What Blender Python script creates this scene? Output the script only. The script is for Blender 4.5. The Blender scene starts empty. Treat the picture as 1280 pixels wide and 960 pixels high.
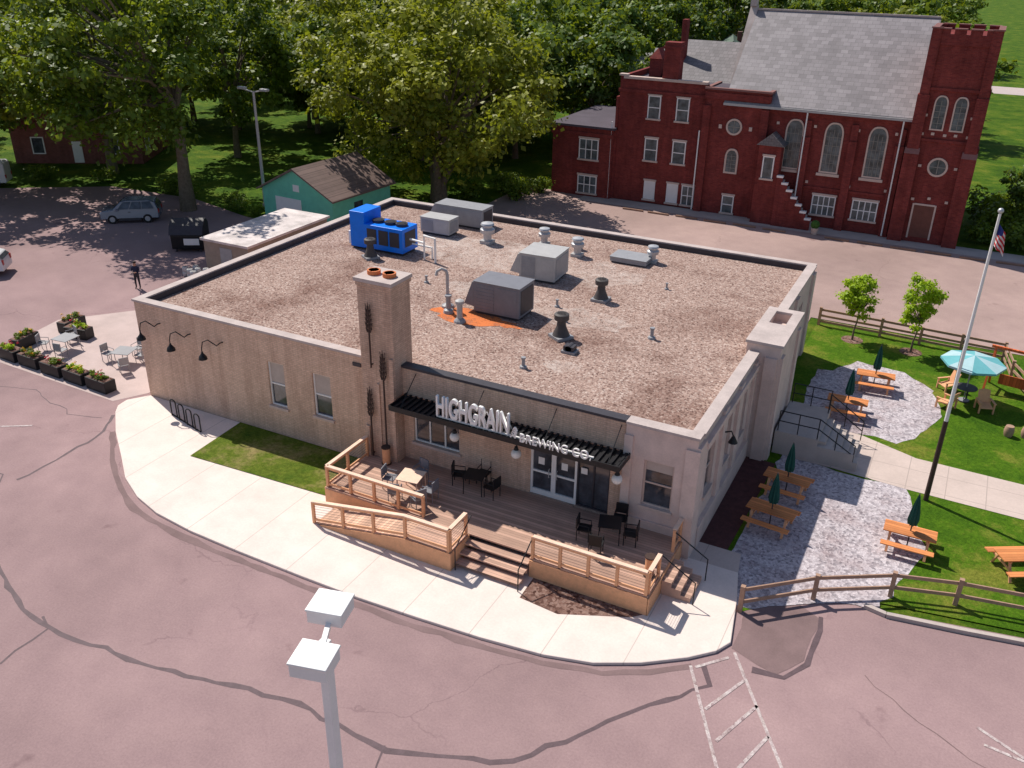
import bpy, bmesh, math, random
import numpy as np
from mathutils import Vector, Matrix
random.seed(7)
SC=bpy.context.scene
COL=SC.collection
R=math.radians
# ------------------------------------------------------------------ materials
_m={}
def nodes(name):
    m=bpy.data.materials.new(name); m.use_nodes=True; nt=m.node_tree
    return m,nt,nt.nodes["Principled BSDF"]
def c4(c): return (c[0],c[1],c[2],1)
def mul(c,k): return tuple(max(0,min(1,x*k)) for x in c)
def addbump(nt,p,src,strength,dist=.02):
    b=nt.nodes.new("ShaderNodeBump"); b.inputs["Strength"].default_value=strength; b.inputs["Distance"].default_value=dist
    nt.links.new(src,b.inputs["Height"]); nt.links.new(b.outputs[0],p.inputs["Normal"])
def noise(nt,co,scale,detail=4,rough=.6):
    n=nt.nodes.new("ShaderNodeTexNoise"); n.inputs["Scale"].default_value=scale; n.inputs["Detail"].default_value=detail; n.inputs["Roughness"].default_value=rough
    nt.links.new(co,n.inputs["Vector"]); return n.outputs["Fac"]
def ramp(nt,src,stops):
    r=nt.nodes.new("ShaderNodeValToRGB"); e=r.color_ramp.elements
    while len(e)<len(stops): e.new(.5)
    for i,(p,c) in enumerate(stops): e[i].position=p; e[i].color=c4(c)
    nt.links.new(src,r.inputs[0]); return r.outputs[0]
def mix(nt,a,b,fac,mode='MIX'):
    x=nt.nodes.new("ShaderNodeMix"); x.data_type='RGBA'; x.blend_type=mode
    for s,v in ((6,a),(7,b)):
        if isinstance(v,tuple): x.inputs[s].default_value=c4(v)
        else: nt.links.new(v,x.inputs[s])
    if isinstance(fac,(int,float)): x.inputs[0].default_value=fac
    else: nt.links.new(fac,x.inputs[0])
    return x.outputs[2]
def objco(nt): return nt.nodes.new("ShaderNodeTexCoord").outputs["Object"]
def scaled(nt,co,v):
    n=nt.nodes.new("ShaderNodeVectorMath"); n.operation='MULTIPLY'; nt.links.new(co,n.inputs[0]); n.inputs[1].default_value=v; return n.outputs[0]
def mth(nt,op,a,b=None):
    n=nt.nodes.new("ShaderNodeMath"); n.operation=op
    for i,v in enumerate((a,b)):
        if v is None: continue
        if isinstance(v,(int,float)): n.inputs[i].default_value=v
        else: nt.links.new(v,n.inputs[i])
    return n.outputs[0]
def M(name,col,rough=.7,var=.18,scale=2.5,metal=0,bump=.0,fine=18,spec=.3):
    if name in _m: return _m[name]
    m,nt,p=nodes(name); co=objco(nt)
    a=noise(nt,co,scale); b=noise(nt,co,fine,3)
    s=mth(nt,'ADD',mth(nt,'MULTIPLY',a,.65),mth(nt,'MULTIPLY',b,.35))
    c=ramp(nt,s,[(.32,mul(col,1-var)),(.68,mul(col,1+var))])
    nt.links.new(c,p.inputs["Base Color"]); p.inputs["Roughness"].default_value=rough; p.inputs["Metallic"].default_value=metal
    p.inputs["Specular IOR Level"].default_value=spec
    if bump: addbump(nt,p,b,bump)
    _m[name]=m; return m
def brickmat(name,c1,c2,mortar,bw=.24,bh=.085,ms=.012,stain=.25):
    if name in _m: return _m[name]
    m,nt,p=nodes(name); co=objco(nt)
    s=nt.nodes.new("ShaderNodeSeparateXYZ"); nt.links.new(co,s.inputs[0])
    k=nt.nodes.new("ShaderNodeCombineXYZ"); nt.links.new(mth(nt,'ADD',s.outputs[0],s.outputs[1]),k.inputs[0]); nt.links.new(s.outputs[2],k.inputs[1])
    b=nt.nodes.new("ShaderNodeTexBrick"); nt.links.new(k.outputs[0],b.inputs["Vector"])
    b.inputs["Color1"].default_value=c4(c1); b.inputs["Color2"].default_value=c4(c2); b.inputs["Mortar"].default_value=c4(mortar)
    b.inputs["Scale"].default_value=1; b.inputs["Mortar Size"].default_value=ms; b.inputs["Brick Width"].default_value=bw; b.inputs["Row Height"].default_value=bh; b.inputs["Mortar Smooth"].default_value=.3
    n=noise(nt,co,.8,6,.7); f=ramp(nt,n,[(.3,(1-stain,)*3),(.7,(1,)*3)])
    c=mix(nt,b.outputs["Color"],f,1.0,'MULTIPLY')
    st=noise(nt,scaled(nt,co,(2.2,2.2,.22)),1.0,5,.7); c=mix(nt,c,ramp(nt,st,[(.34,(.80,.76,.75)),(.56,(1,1,1))]),1.0,'MULTIPLY')
    n2=noise(nt,co,9,3); c=mix(nt,c,ramp(nt,n2,[(.3,(.85,.84,.84)),(.7,(1,1,1))]),1.0,'MULTIPLY')
    nt.links.new(c,p.inputs["Base Color"]); p.inputs["Roughness"].default_value=.85; p.inputs["Specular IOR Level"].default_value=.2
    _m[name]=m; return m
def asphalt(name,base,crack=True,k=1.0):
    m,nt,p=nodes(name); co=objco(nt)
    big=noise(nt,co,.09,5,.6); mid=noise(nt,co,.7,5,.7); fine=noise(nt,co,14,4,.8)
    c=ramp(nt,big,[(.3,mul(base,.80)),(.5,base),(.70,mul(base,1.2))])
    c=mix(nt,c,ramp(nt,mid,[(.3,(.86,.85,.87)),(.7,(1.0,1.0,1.0))]),1.0,'MULTIPLY')
    c=mix(nt,c,ramp(nt,fine,[(.3,(.76,.76,.76)),(.7,(1,1,1))]),1.0,'MULTIPLY')
    sp=noise(nt,co,.55,3,.5); c=mix(nt,c,ramp(nt,sp,[(.24,(.68,.64,.66)),(.31,(1,1,1))]),1.0,'MULTIPLY')
    if crack:
        w=nt.nodes.new("ShaderNodeVectorMath"); w.operation='MULTIPLY_ADD'
        nn=nt.nodes.new("ShaderNodeTexNoise"); nn.inputs["Scale"].default_value=.5; nn.inputs["Detail"].default_value=6; nt.links.new(co,nn.inputs["Vector"])
        nt.links.new(nn.outputs["Color"],w.inputs[0]); w.inputs[1].default_value=(2.2,2.2,2.2); nt.links.new(co,w.inputs[2])
        v=nt.nodes.new("ShaderNodeTexVoronoi"); v.feature='DISTANCE_TO_EDGE'; v.inputs["Scale"].default_value=.11; nt.links.new(w.outputs[0],v.inputs["Vector"])
        cr=ramp(nt,v.outputs["Distance"],[(0,(.78,.76,.78)),(.004,(1,1,1))])
        sel=ramp(nt,noise(nt,co,.12,2),[(.52,(0,0,0)),(.58,(1,1,1))])
        c=mix(nt,c,cr,sel,'MULTIPLY')
    nt.links.new(c,p.inputs["Base Color"]); p.inputs["Roughness"].default_value=.9; p.inputs["Specular IOR Level"].default_value=.15
    addbump(nt,p,fine,.3,.01)
    return m
def speckle(name,cols,scale=7,big=.35,bump=.6,dark=(.74,.67,.66)):
    m,nt,p=nodes(name); co=objco(nt)
    v=nt.nodes.new("ShaderNodeTexVoronoi"); v.inputs["Scale"].default_value=scale; nt.links.new(co,v.inputs["Vector"])
    s=nt.nodes.new("ShaderNodeSeparateColor"); nt.links.new(v.outputs["Color"],s.inputs[0])
    n=len(cols); c=ramp(nt,s.outputs[0],[(i/(n-1),cols[i]) for i in range(n)])
    b=noise(nt,co,big,6,.65); c=mix(nt,c,ramp(nt,b,[(.34,dark),(.5,(.93,.92,.92)),(.68,(1,1,1))]),1.0,'MULTIPLY')
    f=noise(nt,co,26,3,.8); c=mix(nt,c,ramp(nt,f,[(.35,(.62,.6,.6)),(.65,(1,1,1))]),1.0,'MULTIPLY')
    nt.links.new(c,p.inputs["Base Color"]); p.inputs["Roughness"].default_value=.95; p.inputs["Specular IOR Level"].default_value=.1
    addbump(nt,p,v.outputs["Distance"],bump,.03)
    return m
def grassmat(name,a,b,dry):
    m,nt,p=nodes(name); co=objco(nt)
    n1=noise(nt,co,.35,6,.75); n2=noise(nt,co,6,5,.8); n3=noise(nt,co,30,2,.8)
    c=ramp(nt,n1,[(.32,a),(.5,b),(.64,dry)])
    c=mix(nt,c,ramp(nt,n2,[(.32,(.45,.5,.4)),(.66,(1,1,1))]),1.0,'MULTIPLY')
    c=mix(nt,c,ramp(nt,n3,[(.3,(.6,.65,.6)),(.65,(1,1,1))]),1.0,'MULTIPLY')
    nt.links.new(c,p.inputs["Base Color"]); p.inputs["Roughness"].default_value=.9; p.inputs["Specular IOR Level"].default_value=.1
    addbump(nt,p,n2,.9,.08)
    return m
def concmat(name,col,jx=2.4,jy=0,stain=.14):
    m,nt,p=nodes(name); co=objco(nt)
    n1=noise(nt,co,.6,6,.7); n2=noise(nt,co,12,4,.7)
    c=ramp(nt,n1,[(.3,mul(col,1-stain)),(.7,mul(col,1.04))])
    c=mix(nt,c,ramp(nt,n2,[(.3,(.9,.9,.9)),(.7,(1,1,1))]),1.0,'MULTIPLY')
    s=nt.nodes.new("ShaderNodeSeparateXYZ"); nt.links.new(co,s.inputs[0])
    for ax,j in ((0,jx),(1,jy)):
        if j:
            fr=mth(nt,'FRACT',mth(nt,'DIVIDE',s.outputs[ax],j)); g=mth(nt,'LESS_THAN',fr,.035/j)
            c=mix(nt,c,mul(col,.66),g)
    nt.links.new(c,p.inputs["Base Color"]); p.inputs["Roughness"].default_value=.85; p.inputs["Specular IOR Level"].default_value=.2
    return m
def plankmat(name,col,axis=1,w=.14,var=.25):
    m,nt,p=nodes(name); co=objco(nt)
    s=nt.nodes.new("ShaderNodeSeparateXYZ"); nt.links.new(co,s.inputs[0])
    d=mth(nt,'DIVIDE',s.outputs[axis],w); fr=mth(nt,'FRACT',d); fl=mth(nt,'FLOOR',d)
    wn=nt.nodes.new("ShaderNodeTexWhiteNoise"); wn.noise_dimensions='1D'; nt.links.new(fl,wn.inputs["W"])
    c=ramp(nt,wn.outputs["Value"],[(0,mul(col,1-var)),(1,mul(col,1+var))])
    c=mix(nt,c,ramp(nt,noise(nt,co,1.2,6,.7),[(.3,(.76,.76,.78)),(.7,(1,1,1))]),1.0,'MULTIPLY')
    c=mix(nt,c,mul(col,.35),mth(nt,'LESS_THAN',fr,.08))
    nt.links.new(c,p.inputs["Base Color"]); p.inputs["Roughness"].default_value=.75; p.inputs["Specular IOR Level"].default_value=.2
    return m
def slatemat(name,col,bw=.4,rh=.3,ms=.02):
    m,nt,p=nodes(name); co=objco(nt)
    s=nt.nodes.new("ShaderNodeSeparateXYZ"); nt.links.new(co,s.inputs[0])
    k=nt.nodes.new("ShaderNodeCombineXYZ"); nt.links.new(s.outputs[0],k.inputs[0]); nt.links.new(mth(nt,'MULTIPLY',s.outputs[2],1.4),k.inputs[1])
    b=nt.nodes.new("ShaderNodeTexBrick"); nt.links.new(k.outputs[0],b.inputs["Vector"])
    b.inputs["Color1"].default_value=c4(mul(col,.82)); b.inputs["Color2"].default_value=c4(mul(col,1.18)); b.inputs["Mortar"].default_value=c4(mul(col,.6))
    b.inputs["Scale"].default_value=1; b.inputs["Mortar Size"].default_value=ms; b.inputs["Brick Width"].default_value=bw; b.inputs["Row Height"].default_value=rh
    c=mix(nt,b.outputs["Color"],ramp(nt,noise(nt,co,.5,6,.75),[(.3,(.7,.7,.7)),(.7,(1,1,1))]),1.0,'MULTIPLY')
    nt.links.new(c,p.inputs["Base Color"]); p.inputs["Roughness"].default_value=.6
    return m
def glassmat(name,col,rough=.08,spec=.8):
    m,nt,p=nodes(name); co=objco(nt)
    c=ramp(nt,noise(nt,co,1.6,3),[(.35,mul(col,.5)),(.65,mul(col,1.5))])  # mottled base colour imitates patchy reflections in the panes
    nt.links.new(c,p.inputs["Base Color"]); p.inputs["Roughness"].default_value=rough; p.inputs["Specular IOR Level"].default_value=spec
    return m
def leafmat(name,dark,light,trans=.3):
    m,nt,p=nodes(name)
    a=nt.nodes.new("ShaderNodeAttribute"); a.attribute_name="tint"
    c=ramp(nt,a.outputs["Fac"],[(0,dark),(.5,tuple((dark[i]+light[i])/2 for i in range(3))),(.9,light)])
    nt.links.new(c,p.inputs["Base Color"]); p.inputs["Roughness"].default_value=.5; p.inputs["Specular IOR Level"].default_value=.3
    t=nt.nodes.new("ShaderNodeBsdfTranslucent"); hs=mix(nt,c,(.55,.62,.02),.4); nt.links.new(hs,t.inputs[0])
    x=nt.nodes.new("ShaderNodeMixShader"); x.inputs[0].default_value=trans
    nt.links.new(p.outputs[0],x.inputs[1]); nt.links.new(t.outputs[0],x.inputs[2])
    nt.links.new(x.outputs[0],nt.nodes["Material Output"].inputs[0])
    return m
# ------------------------------------------------------------------ mesh builder
class B:
    def __init__(s): s.v=[];s.f=[];s.m=[]
    def _a(s,vs,fs,m):
        o=len(s.v); s.v+= [tuple(v) for v in vs]; s.f+=[tuple(i+o for i in f) for f in fs]; s.m+=[m]*len(fs); return s
    def box(s,x0,x1,y0,y1,z0,z1,m=0):
        vs=[(x,y,z) for z in (z0,z1) for y in (y0,y1) for x in (x0,x1)]
        return s._a(vs,[(0,2,3,1),(4,5,7,6),(0,1,5,4),(2,6,7,3),(0,4,6,2),(1,3,7,5)],m)
    def obox(s,c,size,rz=0,m=0,rx=0,ry=0):
        mt=Matrix.Translation(c)@Matrix.Rotation(rz,4,'Z')@Matrix.Rotation(ry,4,'Y')@Matrix.Rotation(rx,4,'X')
        h=[k/2 for k in size]
        vs=[mt@Vector((x,y,z)) for z in (-h[2],h[2]) for y in (-h[1],h[1]) for x in (-h[0],h[0])]
        return s._a(vs,[(0,2,3,1),(4,5,7,6),(0,1,5,4),(2,6,7,3),(0,4,6,2),(1,3,7,5)],m)
    def beam(s,a,b,w,h,m=0):
        a=Vector(a);b=Vector(b);d=b-a;L=d.length; q=d.to_track_quat('X','Z').to_matrix().to_4x4()
        mt=Matrix.Translation((a+b)/2)@q
        vs=[mt@Vector((x,y,z)) for z in (-h/2,h/2) for y in (-w/2,w/2) for x in (-L/2,L/2)]
        return s._a(vs,[(0,2,3,1),(4,5,7,6),(0,1,5,4),(2,6,7,3),(0,4,6,2),(1,3,7,5)],m)
    def tube(s,pts,r,n=8,m=0,cap=True):
        pts=[Vector(p) for p in pts]; rs=r if isinstance(r,(list,tuple)) else [r]*len(pts)
        o=len(s.v); ref=Vector((0,0,1))
        for i,p in enumerate(pts):
            d=(pts[min(i+1,len(pts)-1)]-pts[max(i-1,0)]).normalized()
            a=d.cross(ref if abs(d.dot(ref))<.95 else Vector((1,0,0))).normalized() if i==0 else (a-d*a.dot(d)).normalized()
            b=d.cross(a)
            for k in range(n):
                t=2*math.pi*k/n; s.v.append(tuple(p+(a*math.cos(t)+b*math.sin(t))*rs[i]))
        for i in range(len(pts)-1):
            for k in range(n):
                s.f.append((o+i*n+k,o+i*n+(k+1)%n,o+(i+1)*n+(k+1)%n,o+(i+1)*n+k)); s.m.append(m)
        if cap:
            s.f.append(tuple(o+k for k in range(n))[::-1]); s.m.append(m)
            e=o+(len(pts)-1)*n; s.f.append(tuple(e+k for k in range(n))); s.m.append(m)
        return s
    def cyl(s,x,y,z0,z1,r0,r1=None,n=16,m=0):
        return s.tube([(x,y,z0),(x,y,z1)],[r0,r0 if r1 is None else r1],n,m)
    def lathe(s,x,y,prof,n=16,m=0): return s.tube([(x,y,z) for z,r in prof],[r for z,r in prof],n,m)
    def ext(s,poly,vec,m=0):
        n=len(poly); vec=Vector(vec); a=[Vector(p) for p in poly]; b=[p+vec for p in a]
        return s._a(a+b,[tuple(range(n))[::-1],tuple(range(n,2*n))]+[(i,(i+1)%n,n+(i+1)%n,n+i) for i in range(n)],m)
    def prism(s,poly,z0,z1,m=0): return s.ext([(x,y,z0) for x,y in poly],(0,0,z1-z0),m)
    def poly(s,pts,m=0): return s._a(pts,[tuple(range(len(pts)))],m)
    def sphere(s,c,r,n=16,m=0,sz=1,hemi=False):
        k=n//2; lo=0 if hemi else -math.pi/2
        prof=[(c[2]+r*sz*math.sin(lo+(math.pi/2-lo)*i/k),max(.001,r*math.cos(lo+(math.pi/2-lo)*i/k))) for i in range(k+1)]
        return s.tube([(c[0],c[1],z) for z,_ in prof],[q for _,q in prof],n,m)
    def end(s,name,mats,parent=None,loc=(0,0,0),smooth=False,bev=0,rz=0,recalc=True):
        me=bpy.data.meshes.new(name); me.from_pydata(s.v,[],s.f)
        for m in (mats if isinstance(mats,(list,tuple)) else [mats]): me.materials.append(m)
        me.polygons.foreach_set("material_index",s.m)
        if smooth: me.polygons.foreach_set("use_smooth",[True]*len(s.f))
        if recalc:
            bm=bmesh.new(); bm.from_mesh(me); bmesh.ops.recalc_face_normals(bm,faces=bm.faces); bm.to_mesh(me); bm.free()
        if smooth:
            try: me.set_sharp_from_angle(angle=R(40))
            except Exception: pass
        o=bpy.data.objects.new(name,me); COL.objects.link(o); o.location=loc; o.rotation_euler[2]=rz
        if parent: o.parent=parent
        if bev:
            bv=o.modifiers.new("b",'BEVEL'); bv.width=bev; bv.segments=2; bv.limit_method='ANGLE'
        return o
def thing(name,label,cat,loc=(0,0,0),rz=0,group=None):
    o=bpy.data.objects.new(name,None); o.empty_display_size=.3; COL.objects.link(o); o.location=loc; o.rotation_euler[2]=rz
    o["label"]=label; o["category"]=cat
    if group: o["group"]=group
    return o
def tag(o,label,cat,group=None):
    o["label"]=label;o["category"]=cat
    if group:o["group"]=group
    return o
def struct(o): o["kind"]="structure"; return o
def dup(o,loc,rz=None,scale=None,label=None):
    def rec(src,par):
        n=src.copy(); COL.objects.link(n)
        if par is not None: n.parent=par
        for c in list(src.children): rec(c,n)
        return n
    n=rec(o,None); n.location=loc
    if rz is not None: n.rotation_euler[2]=rz
    if scale: n.scale=(scale,)*3 if isinstance(scale,(int,float)) else scale
    if label: n["label"]=label
    return n
def cuts(b,a0,a1,z0,z1,ops,f):
    xs=sorted({a0,a1}|{o[0] for o in ops}|{o[1] for o in ops})
    for p,q in zip(xs,xs[1:]):
        z=z0
        for o in sorted([o for o in ops if o[0]<=p+1e-6 and o[1]>=q-1e-6],key=lambda o:o[2]):
            if o[2]>z: f(p,q,z,o[2])
            z=o[3]
        if z<z1: f(p,q,z,z1)
def wallx(b,x0,x1,y0,y1,z0,z1,ops=(),m=0): cuts(b,x0,x1,z0,z1,ops,lambda p,q,r,s:b.box(p,q,y0,y1,r,s,m))
def wally(b,y0,y1,x0,x1,z0,z1,ops=(),m=0): cuts(b,y0,y1,z0,z1,ops,lambda p,q,r,s:b.box(x0,x1,p,q,r,s,m))
# ------------------------------------------------------------------ palette
BRICKT=brickmat("tan_brick",(.90,.64,.48),(.78,.54,.40),(.64,.46,.37),stain=.18)
BRICKD=brickmat("tan_brick_chimney",(.82,.57,.43),(.68,.47,.35),(.56,.40,.33),stain=.22)
BRICKR=brickmat("red_brick",(.34,.062,.05),(.23,.038,.036),(.26,.085,.08),.26,.09,.01,.4)
BRICKH=brickmat("house_brick",(.32,.09,.07),(.22,.05,.04),(.3,.2,.18))
STONE=M("limestone",(.66,.52,.47),.8,.15,1.5,bump=.2)
STONEL=M("pale_stone_trim",(.62,.48,.42),.8,.12)
COPE=M("coping_stone",(.50,.42,.40),.8,.2,1.2)
CHAR=M("charcoal_metal",(.05,.045,.055),.5,.2)
BLACK=M("black_metal",(.015,.015,.018),.45,.2)
IRON=M("dark_iron",(.06,.035,.03),.6,.2)
WHITE=M("white_paint",(.86,.84,.83),.5,.05)
GALV=M("galvanised_metal",(.5,.5,.52),.4,.15,metal=.4)
GREY=M("grey_cabinet",(.20,.20,.23),.5,.1)
GREYL=M("light_grey_cabinet",(.44,.43,.43),.5,.1)
GREYM=M("mid_grey_metal",(.31,.31,.33),.45,.12)
BLUE=M("blue_enamel",(.0,.20,.92),.35,.08)
CLAY=M("clay_flue",(.65,.2,.08),.8,.15)
WOOD=plankmat("deck_boards",(.60,.38,.29),1,.14)
WOODV=M("fresh_lumber",(.76,.40,.22),.7,.14,4)
WOODC=M("lumber_cap",(.86,.60,.46),.7,.12,4)
WOODF=M("weathered_fence_wood",(.40,.25,.18),.85,.2,4)
WOODO=plankmat("orange_table_wood",(.80,.30,.11),1,.15)
GLASS=glassmat("dark_glass",(.06,.065,.08))
GLASSC=glassmat("church_glass",(.10,.12,.13),.25,.5)
BLIND=M("window_blind",(.5,.42,.38),.8,.1)
GLOBE=M("white_globe",(.9,.88,.85),.25,.03)
SLATE=slatemat("slate_tiles",(.32,.285,.30),.55,.35,.012)
SHIN=slatemat("brown_shingles",(.24,.16,.14))
SHING=slatemat("grey_shingles",(.2,.18,.19))
SHIGR=slatemat("green_shingles",(.1,.16,.12))
TARROOF=M("black_roll_roof",(.085,.07,.09),.8,.2,.6)
BARK=M("bark",(.16,.125,.09),.95,.35,5,bump=.5)
MINT=M("mint_siding",(.18,.60,.44),.7,.1)
PATCH=M("faded_red_shingles",(.42,.12,.09),.8,.2)
ROOFG=speckle("roof_gravel",[(.17,.105,.09),(.44,.30,.25),(.60,.44,.38),(.34,.23,.195),(.76,.62,.55)],15,.24,.3,(.56,.48,.46))
GRAVEL=speckle("crushed_stone",[(.34,.31,.34),(.62,.56,.60),(.8,.74,.78),(.48,.43,.46)],10,.5,.5)
MULCH=speckle("bed_mulch",[(.10,.05,.04),(.27,.16,.13),(.38,.26,.22)],9,.6)
ASPH=asphalt("asphalt",(.385,.262,.262))
ASPH2=asphalt("rear_asphalt",(.47,.335,.305))
SEAL=M("crack_sealant",(.12,.08,.09),.7,.25,3)
TAR=M("dark_patch",(.21,.14,.14),.9,.2,1)
PAINT=speckle("worn_road_paint",[(.7,.6,.6),(.58,.47,.47),(.75,.68,.66),(.40,.29,.30)],9,1.2,.0)
CONC=concmat("pale_concrete",(.86,.73,.67),2.4)
CONC2=concmat("old_concrete",(.64,.52,.47),1.5,1.5)
CONCG=M("grey_concrete",(.48,.41,.38),.85,.15,1)
LAWN=grassmat("lawn_grass",(.06,.15,.008),(.12,.24,.012),(.30,.31,.05))
LAWND=grassmat("patchy_lawn",(.09,.17,.015),(.19,.24,.03),(.44,.34,.15))
GROUND=grassmat("neighbourhood_grass",(.035,.09,.008),(.10,.19,.012),(.22,.26,.03))
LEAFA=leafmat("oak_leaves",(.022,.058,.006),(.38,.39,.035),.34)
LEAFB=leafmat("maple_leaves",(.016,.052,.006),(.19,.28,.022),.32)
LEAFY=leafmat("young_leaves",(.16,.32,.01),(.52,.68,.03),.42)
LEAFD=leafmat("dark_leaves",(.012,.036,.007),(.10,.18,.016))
# ------------------------------------------------------------------ ground
def sheet(name,poly,z,mat):
    return struct(B().poly([(x,y,z) for x,y in poly]).end(name,mat))
sheet("ground",[(-700,-300),(500,-300),(500,900),(-700,900)],-.03,GROUND)
sheet("parking_lot",[(-75,-90),(120,-90),(120,2.2),(37.5,1.2),(33.2,.4),(26,.4),(26,20),(26,22),(-3,22),(-6,24),(-6,25.5),(-17.5,26),(-25,28),(-34,27.5),(-42,22),(-75,14)],0,ASPH)
sheet("rear_parking_lot",[(-3,22.02),(26,22.02),(26,26.3),(38,26.3),(120,24),(120,46.25),(-3,46.25)],-.004,ASPH2)
sheet("church_walk",[(3,44.2),(60,44.2),(60,46.2),(3,46.2)],.006,CONCG)
sheet("distant_road",[(-700,128),(500,140),(500,149),(-700,137)],-.02,M("road_far",(.5,.42,.41),.9,.1,.2))
walk=[(0,-.02),(-.6,-.9),(-.5,-1.5),(-.1,-2.0),(1.4,-3.3),(3.2,-4.6),(4.8,-5.8),(6.3,-6.55),(7.8,-7.0),(9.8,-7.25),(12.2,-7.35),(15.1,-7.4),(17.5,-7.4),(19.7,-7.3),(22,-7.15),(24.1,-6.9),(25.6,-6.5),(26.9,-5.8),(28.1,-4.9),(28.8,-4.2),(29.1,-3.6),(28.75,-1.5),(28.4,0),(26.6,.0),(26.4,-.02)]
struct(B().prism(walk,-.02,.10).end("sidewalk",CONC,bev=.03))
sheet("side_concrete",[(26.6,.02),(28.4,.02),(28.2,1.2),(26.6,1.2)],.03,CONC2)
sheet("grass_patch",[(5.65,-.05),(5.85,-3.3),(12.95,-3.0),(12.95,-.05)],.125,LAWND)
sheet("planting_bed",[(22.2,-3.7),(22.25,-4.85),(23.7,-5.0),(25.9,-4.0),(26.3,-3.6)],.106,MULCH)
sheet("lawn",[(26.5,.9),(28.6,.1),(29,-1.9),(31,.2),(33.2,.8),(37.5,1.5),(80,3),(80,25),(26.5,25.6)],.015,LAWN)
def wobbly(pts,amp,seed):
    r=random.Random(seed); out=[]
    for i in range(len(pts)):
        a=Vector(pts[i]);c=Vector(pts[(i+1)%len(pts)]); n=max(1,int((c-a).length/.5))
        for k in range(n):
            p=a+(c-a)*k/n; out.append((p.x+r.uniform(-amp,amp),p.y+r.uniform(-amp,amp)))
    return out
sheet("gravel_yard",wobbly([(28.3,-1.6),(29.3,-1.6),(31.2,-.1),(33.0,.3),(34.2,4.4),(33.4,7.0),(33.1,8.8),(30.4,8.8),(28,9.3),(27.8,2)],.13,1),.022,GRAVEL)
sheet("gravel_terrace",wobbly([(27.8,12.9),(32.3,12.6),(33.0,13.5),(33.9,16.2),(33.2,19.2),(31.8,20.6),(29.4,20.9),(28.4,19.2),(27.6,19.0)],.14,2),.022,GRAVEL)
sheet("garden_path",[(30,9.0),(33.1,8.75),(45,8.4),(60,8),(60,10.6),(45,11.2),(33.2,11.6),(30.8,12.6),(28.5,12.8),(28.5,9.0)],.028,CONC2)
sheet("shaded_mulch_strip",[(26.5,1.2),(27.7,1.2),(27.9,8.2),(26.5,8.2)],.03,M("shaded_mulch",(.09,.035,.035),.9,.3,4))  # mulch darkened to maroon, the wall's shade included in its colour
sheet("patio_slab",[(-10.9,-.9),(-1.2,-1.2),(-.4,.2),(-.1,8),(-9,8),(-12.0,4.4)],.006,M("old_patio_concrete",(.52,.41,.39),.9,.14,.8))
def strip(pts,w,z,mat,name,wob=.0):
    rng=random.Random(len(pts)*7+int(pts[0][0]*10)); P=[Vector(p) for p in pts]; Q=[]
    for a,b in zip(P,P[1:]):
        n=max(1,int((b-a).length/.5))
        for i in range(n): Q.append(a+(b-a)*i/n+Vector((rng.uniform(-wob,wob),rng.uniform(-wob,wob))))
    Q.append(P[-1]); L=[];Rr=[]
    for i,p in enumerate(Q):
        d=(Q[min(i+1,len(Q)-1)]-Q[max(i-1,0)]).normalized(); n=Vector((-d.y,d.x)); k=w/2*(rng.uniform(.6,1.4) if wob else 1)
        L.append(p+n*k);Rr.append(p-n*k)
    b=B(); vs=[(p.x,p.y,z) for p in L]+[(p.x,p.y,z) for p in Rr]; n=len(Q)
    b._a(vs,[(i,i+1,n+i+1,n+i) for i in range(n-1)],0)
    return struct(b.end(name,mat))
strip([(3.5,-11),(5.7,-12.1),(9.2,-13.2),(13.5,-12.9),(16,-12.4),(18.6,-12.0),(21.8,-12.1),(23.2,-11.7),(25.1,-10.9),(26,-9.6),(26.8,-8.3),(28,-6.8),(29.0,-5.6),(28.6,-4.9)],.16,.004,SEAL,"asphalt_crack",.09)
strip([(9.7,-14.9),(9.6,-13.2),(9.0,-12.9)],.07,.005,SEAL,"asphalt_crack",.06)
strip([(5.7,-12.1),(2.5,-10.4),(.1,-8.0),(-3,-7),(-9,-6)],.05,.004,SEAL,"asphalt_crack",.12)
strip([(-.1,-2.2),(.8,-3.4),(1.0,-5),(1.0,-7.9)],.12,.005,SEAL,"asphalt_crack",.1)
strip([(-14,-9),(-9,-3.4),(-5.5,-2.2),(-2,-3),(-.3,-2.6)],.04,.004,SEAL,"asphalt_crack",.12)
strip([(21.8,-12.1),(22.5,-14),(24,-15.5)],.05,.005,SEAL,"asphalt_crack",.1)
strip([(30.0,-4.4),(30.9,-4.3),(31.4,-3.3),(31.5,-1.6),(31.4,-.9)],.2,.009,SEAL,"asphalt_crack",.05)
strip([(33,-3),(36,-5),(40,-6)],.03,.005,TAR,"asphalt_crack",.1)
strip([(1.2,-3.3),(3.1,-4.95),(4.7,-6.1),(6.2,-6.95),(7.8,-7.35),(9.8,-7.6),(15,-7.7),(19.7,-7.6),(24.1,-7.2),(26,-6.65),(27.2,-5.95),(28.3,-5.1)],.25,.005,TAR,"gutter_stain",.05)
sheet("asphalt_patch",wobbly([(29.2,-3.7),(30.6,-4.3),(31.3,-3.2),(31.4,-1.0),(30.4,-.5),(29.1,-1.7)],.06,4),.007,TAR)
for a,b in [((29.3,-3.9),(31.9,-8.2)),((28.25,-5.1),(30.4,-9.2)),((29.2,-4.2),(28.4,-5.1)),((29.87,-4.94),(29.15,-6.6)),((30.46,-5.76),(29.75,-7.6)),((31.0,-6.75),(30.45,-8.5)),((36.2,-3.6),(37.4,-4.2)),((36.4,-4.2),(38.2,-4.4)),((-7,-7.5),(-2.4,-4.6))]:
    strip([a,b],.10,.011,PAINT,"road_marking")
cb=B(); 
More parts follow.
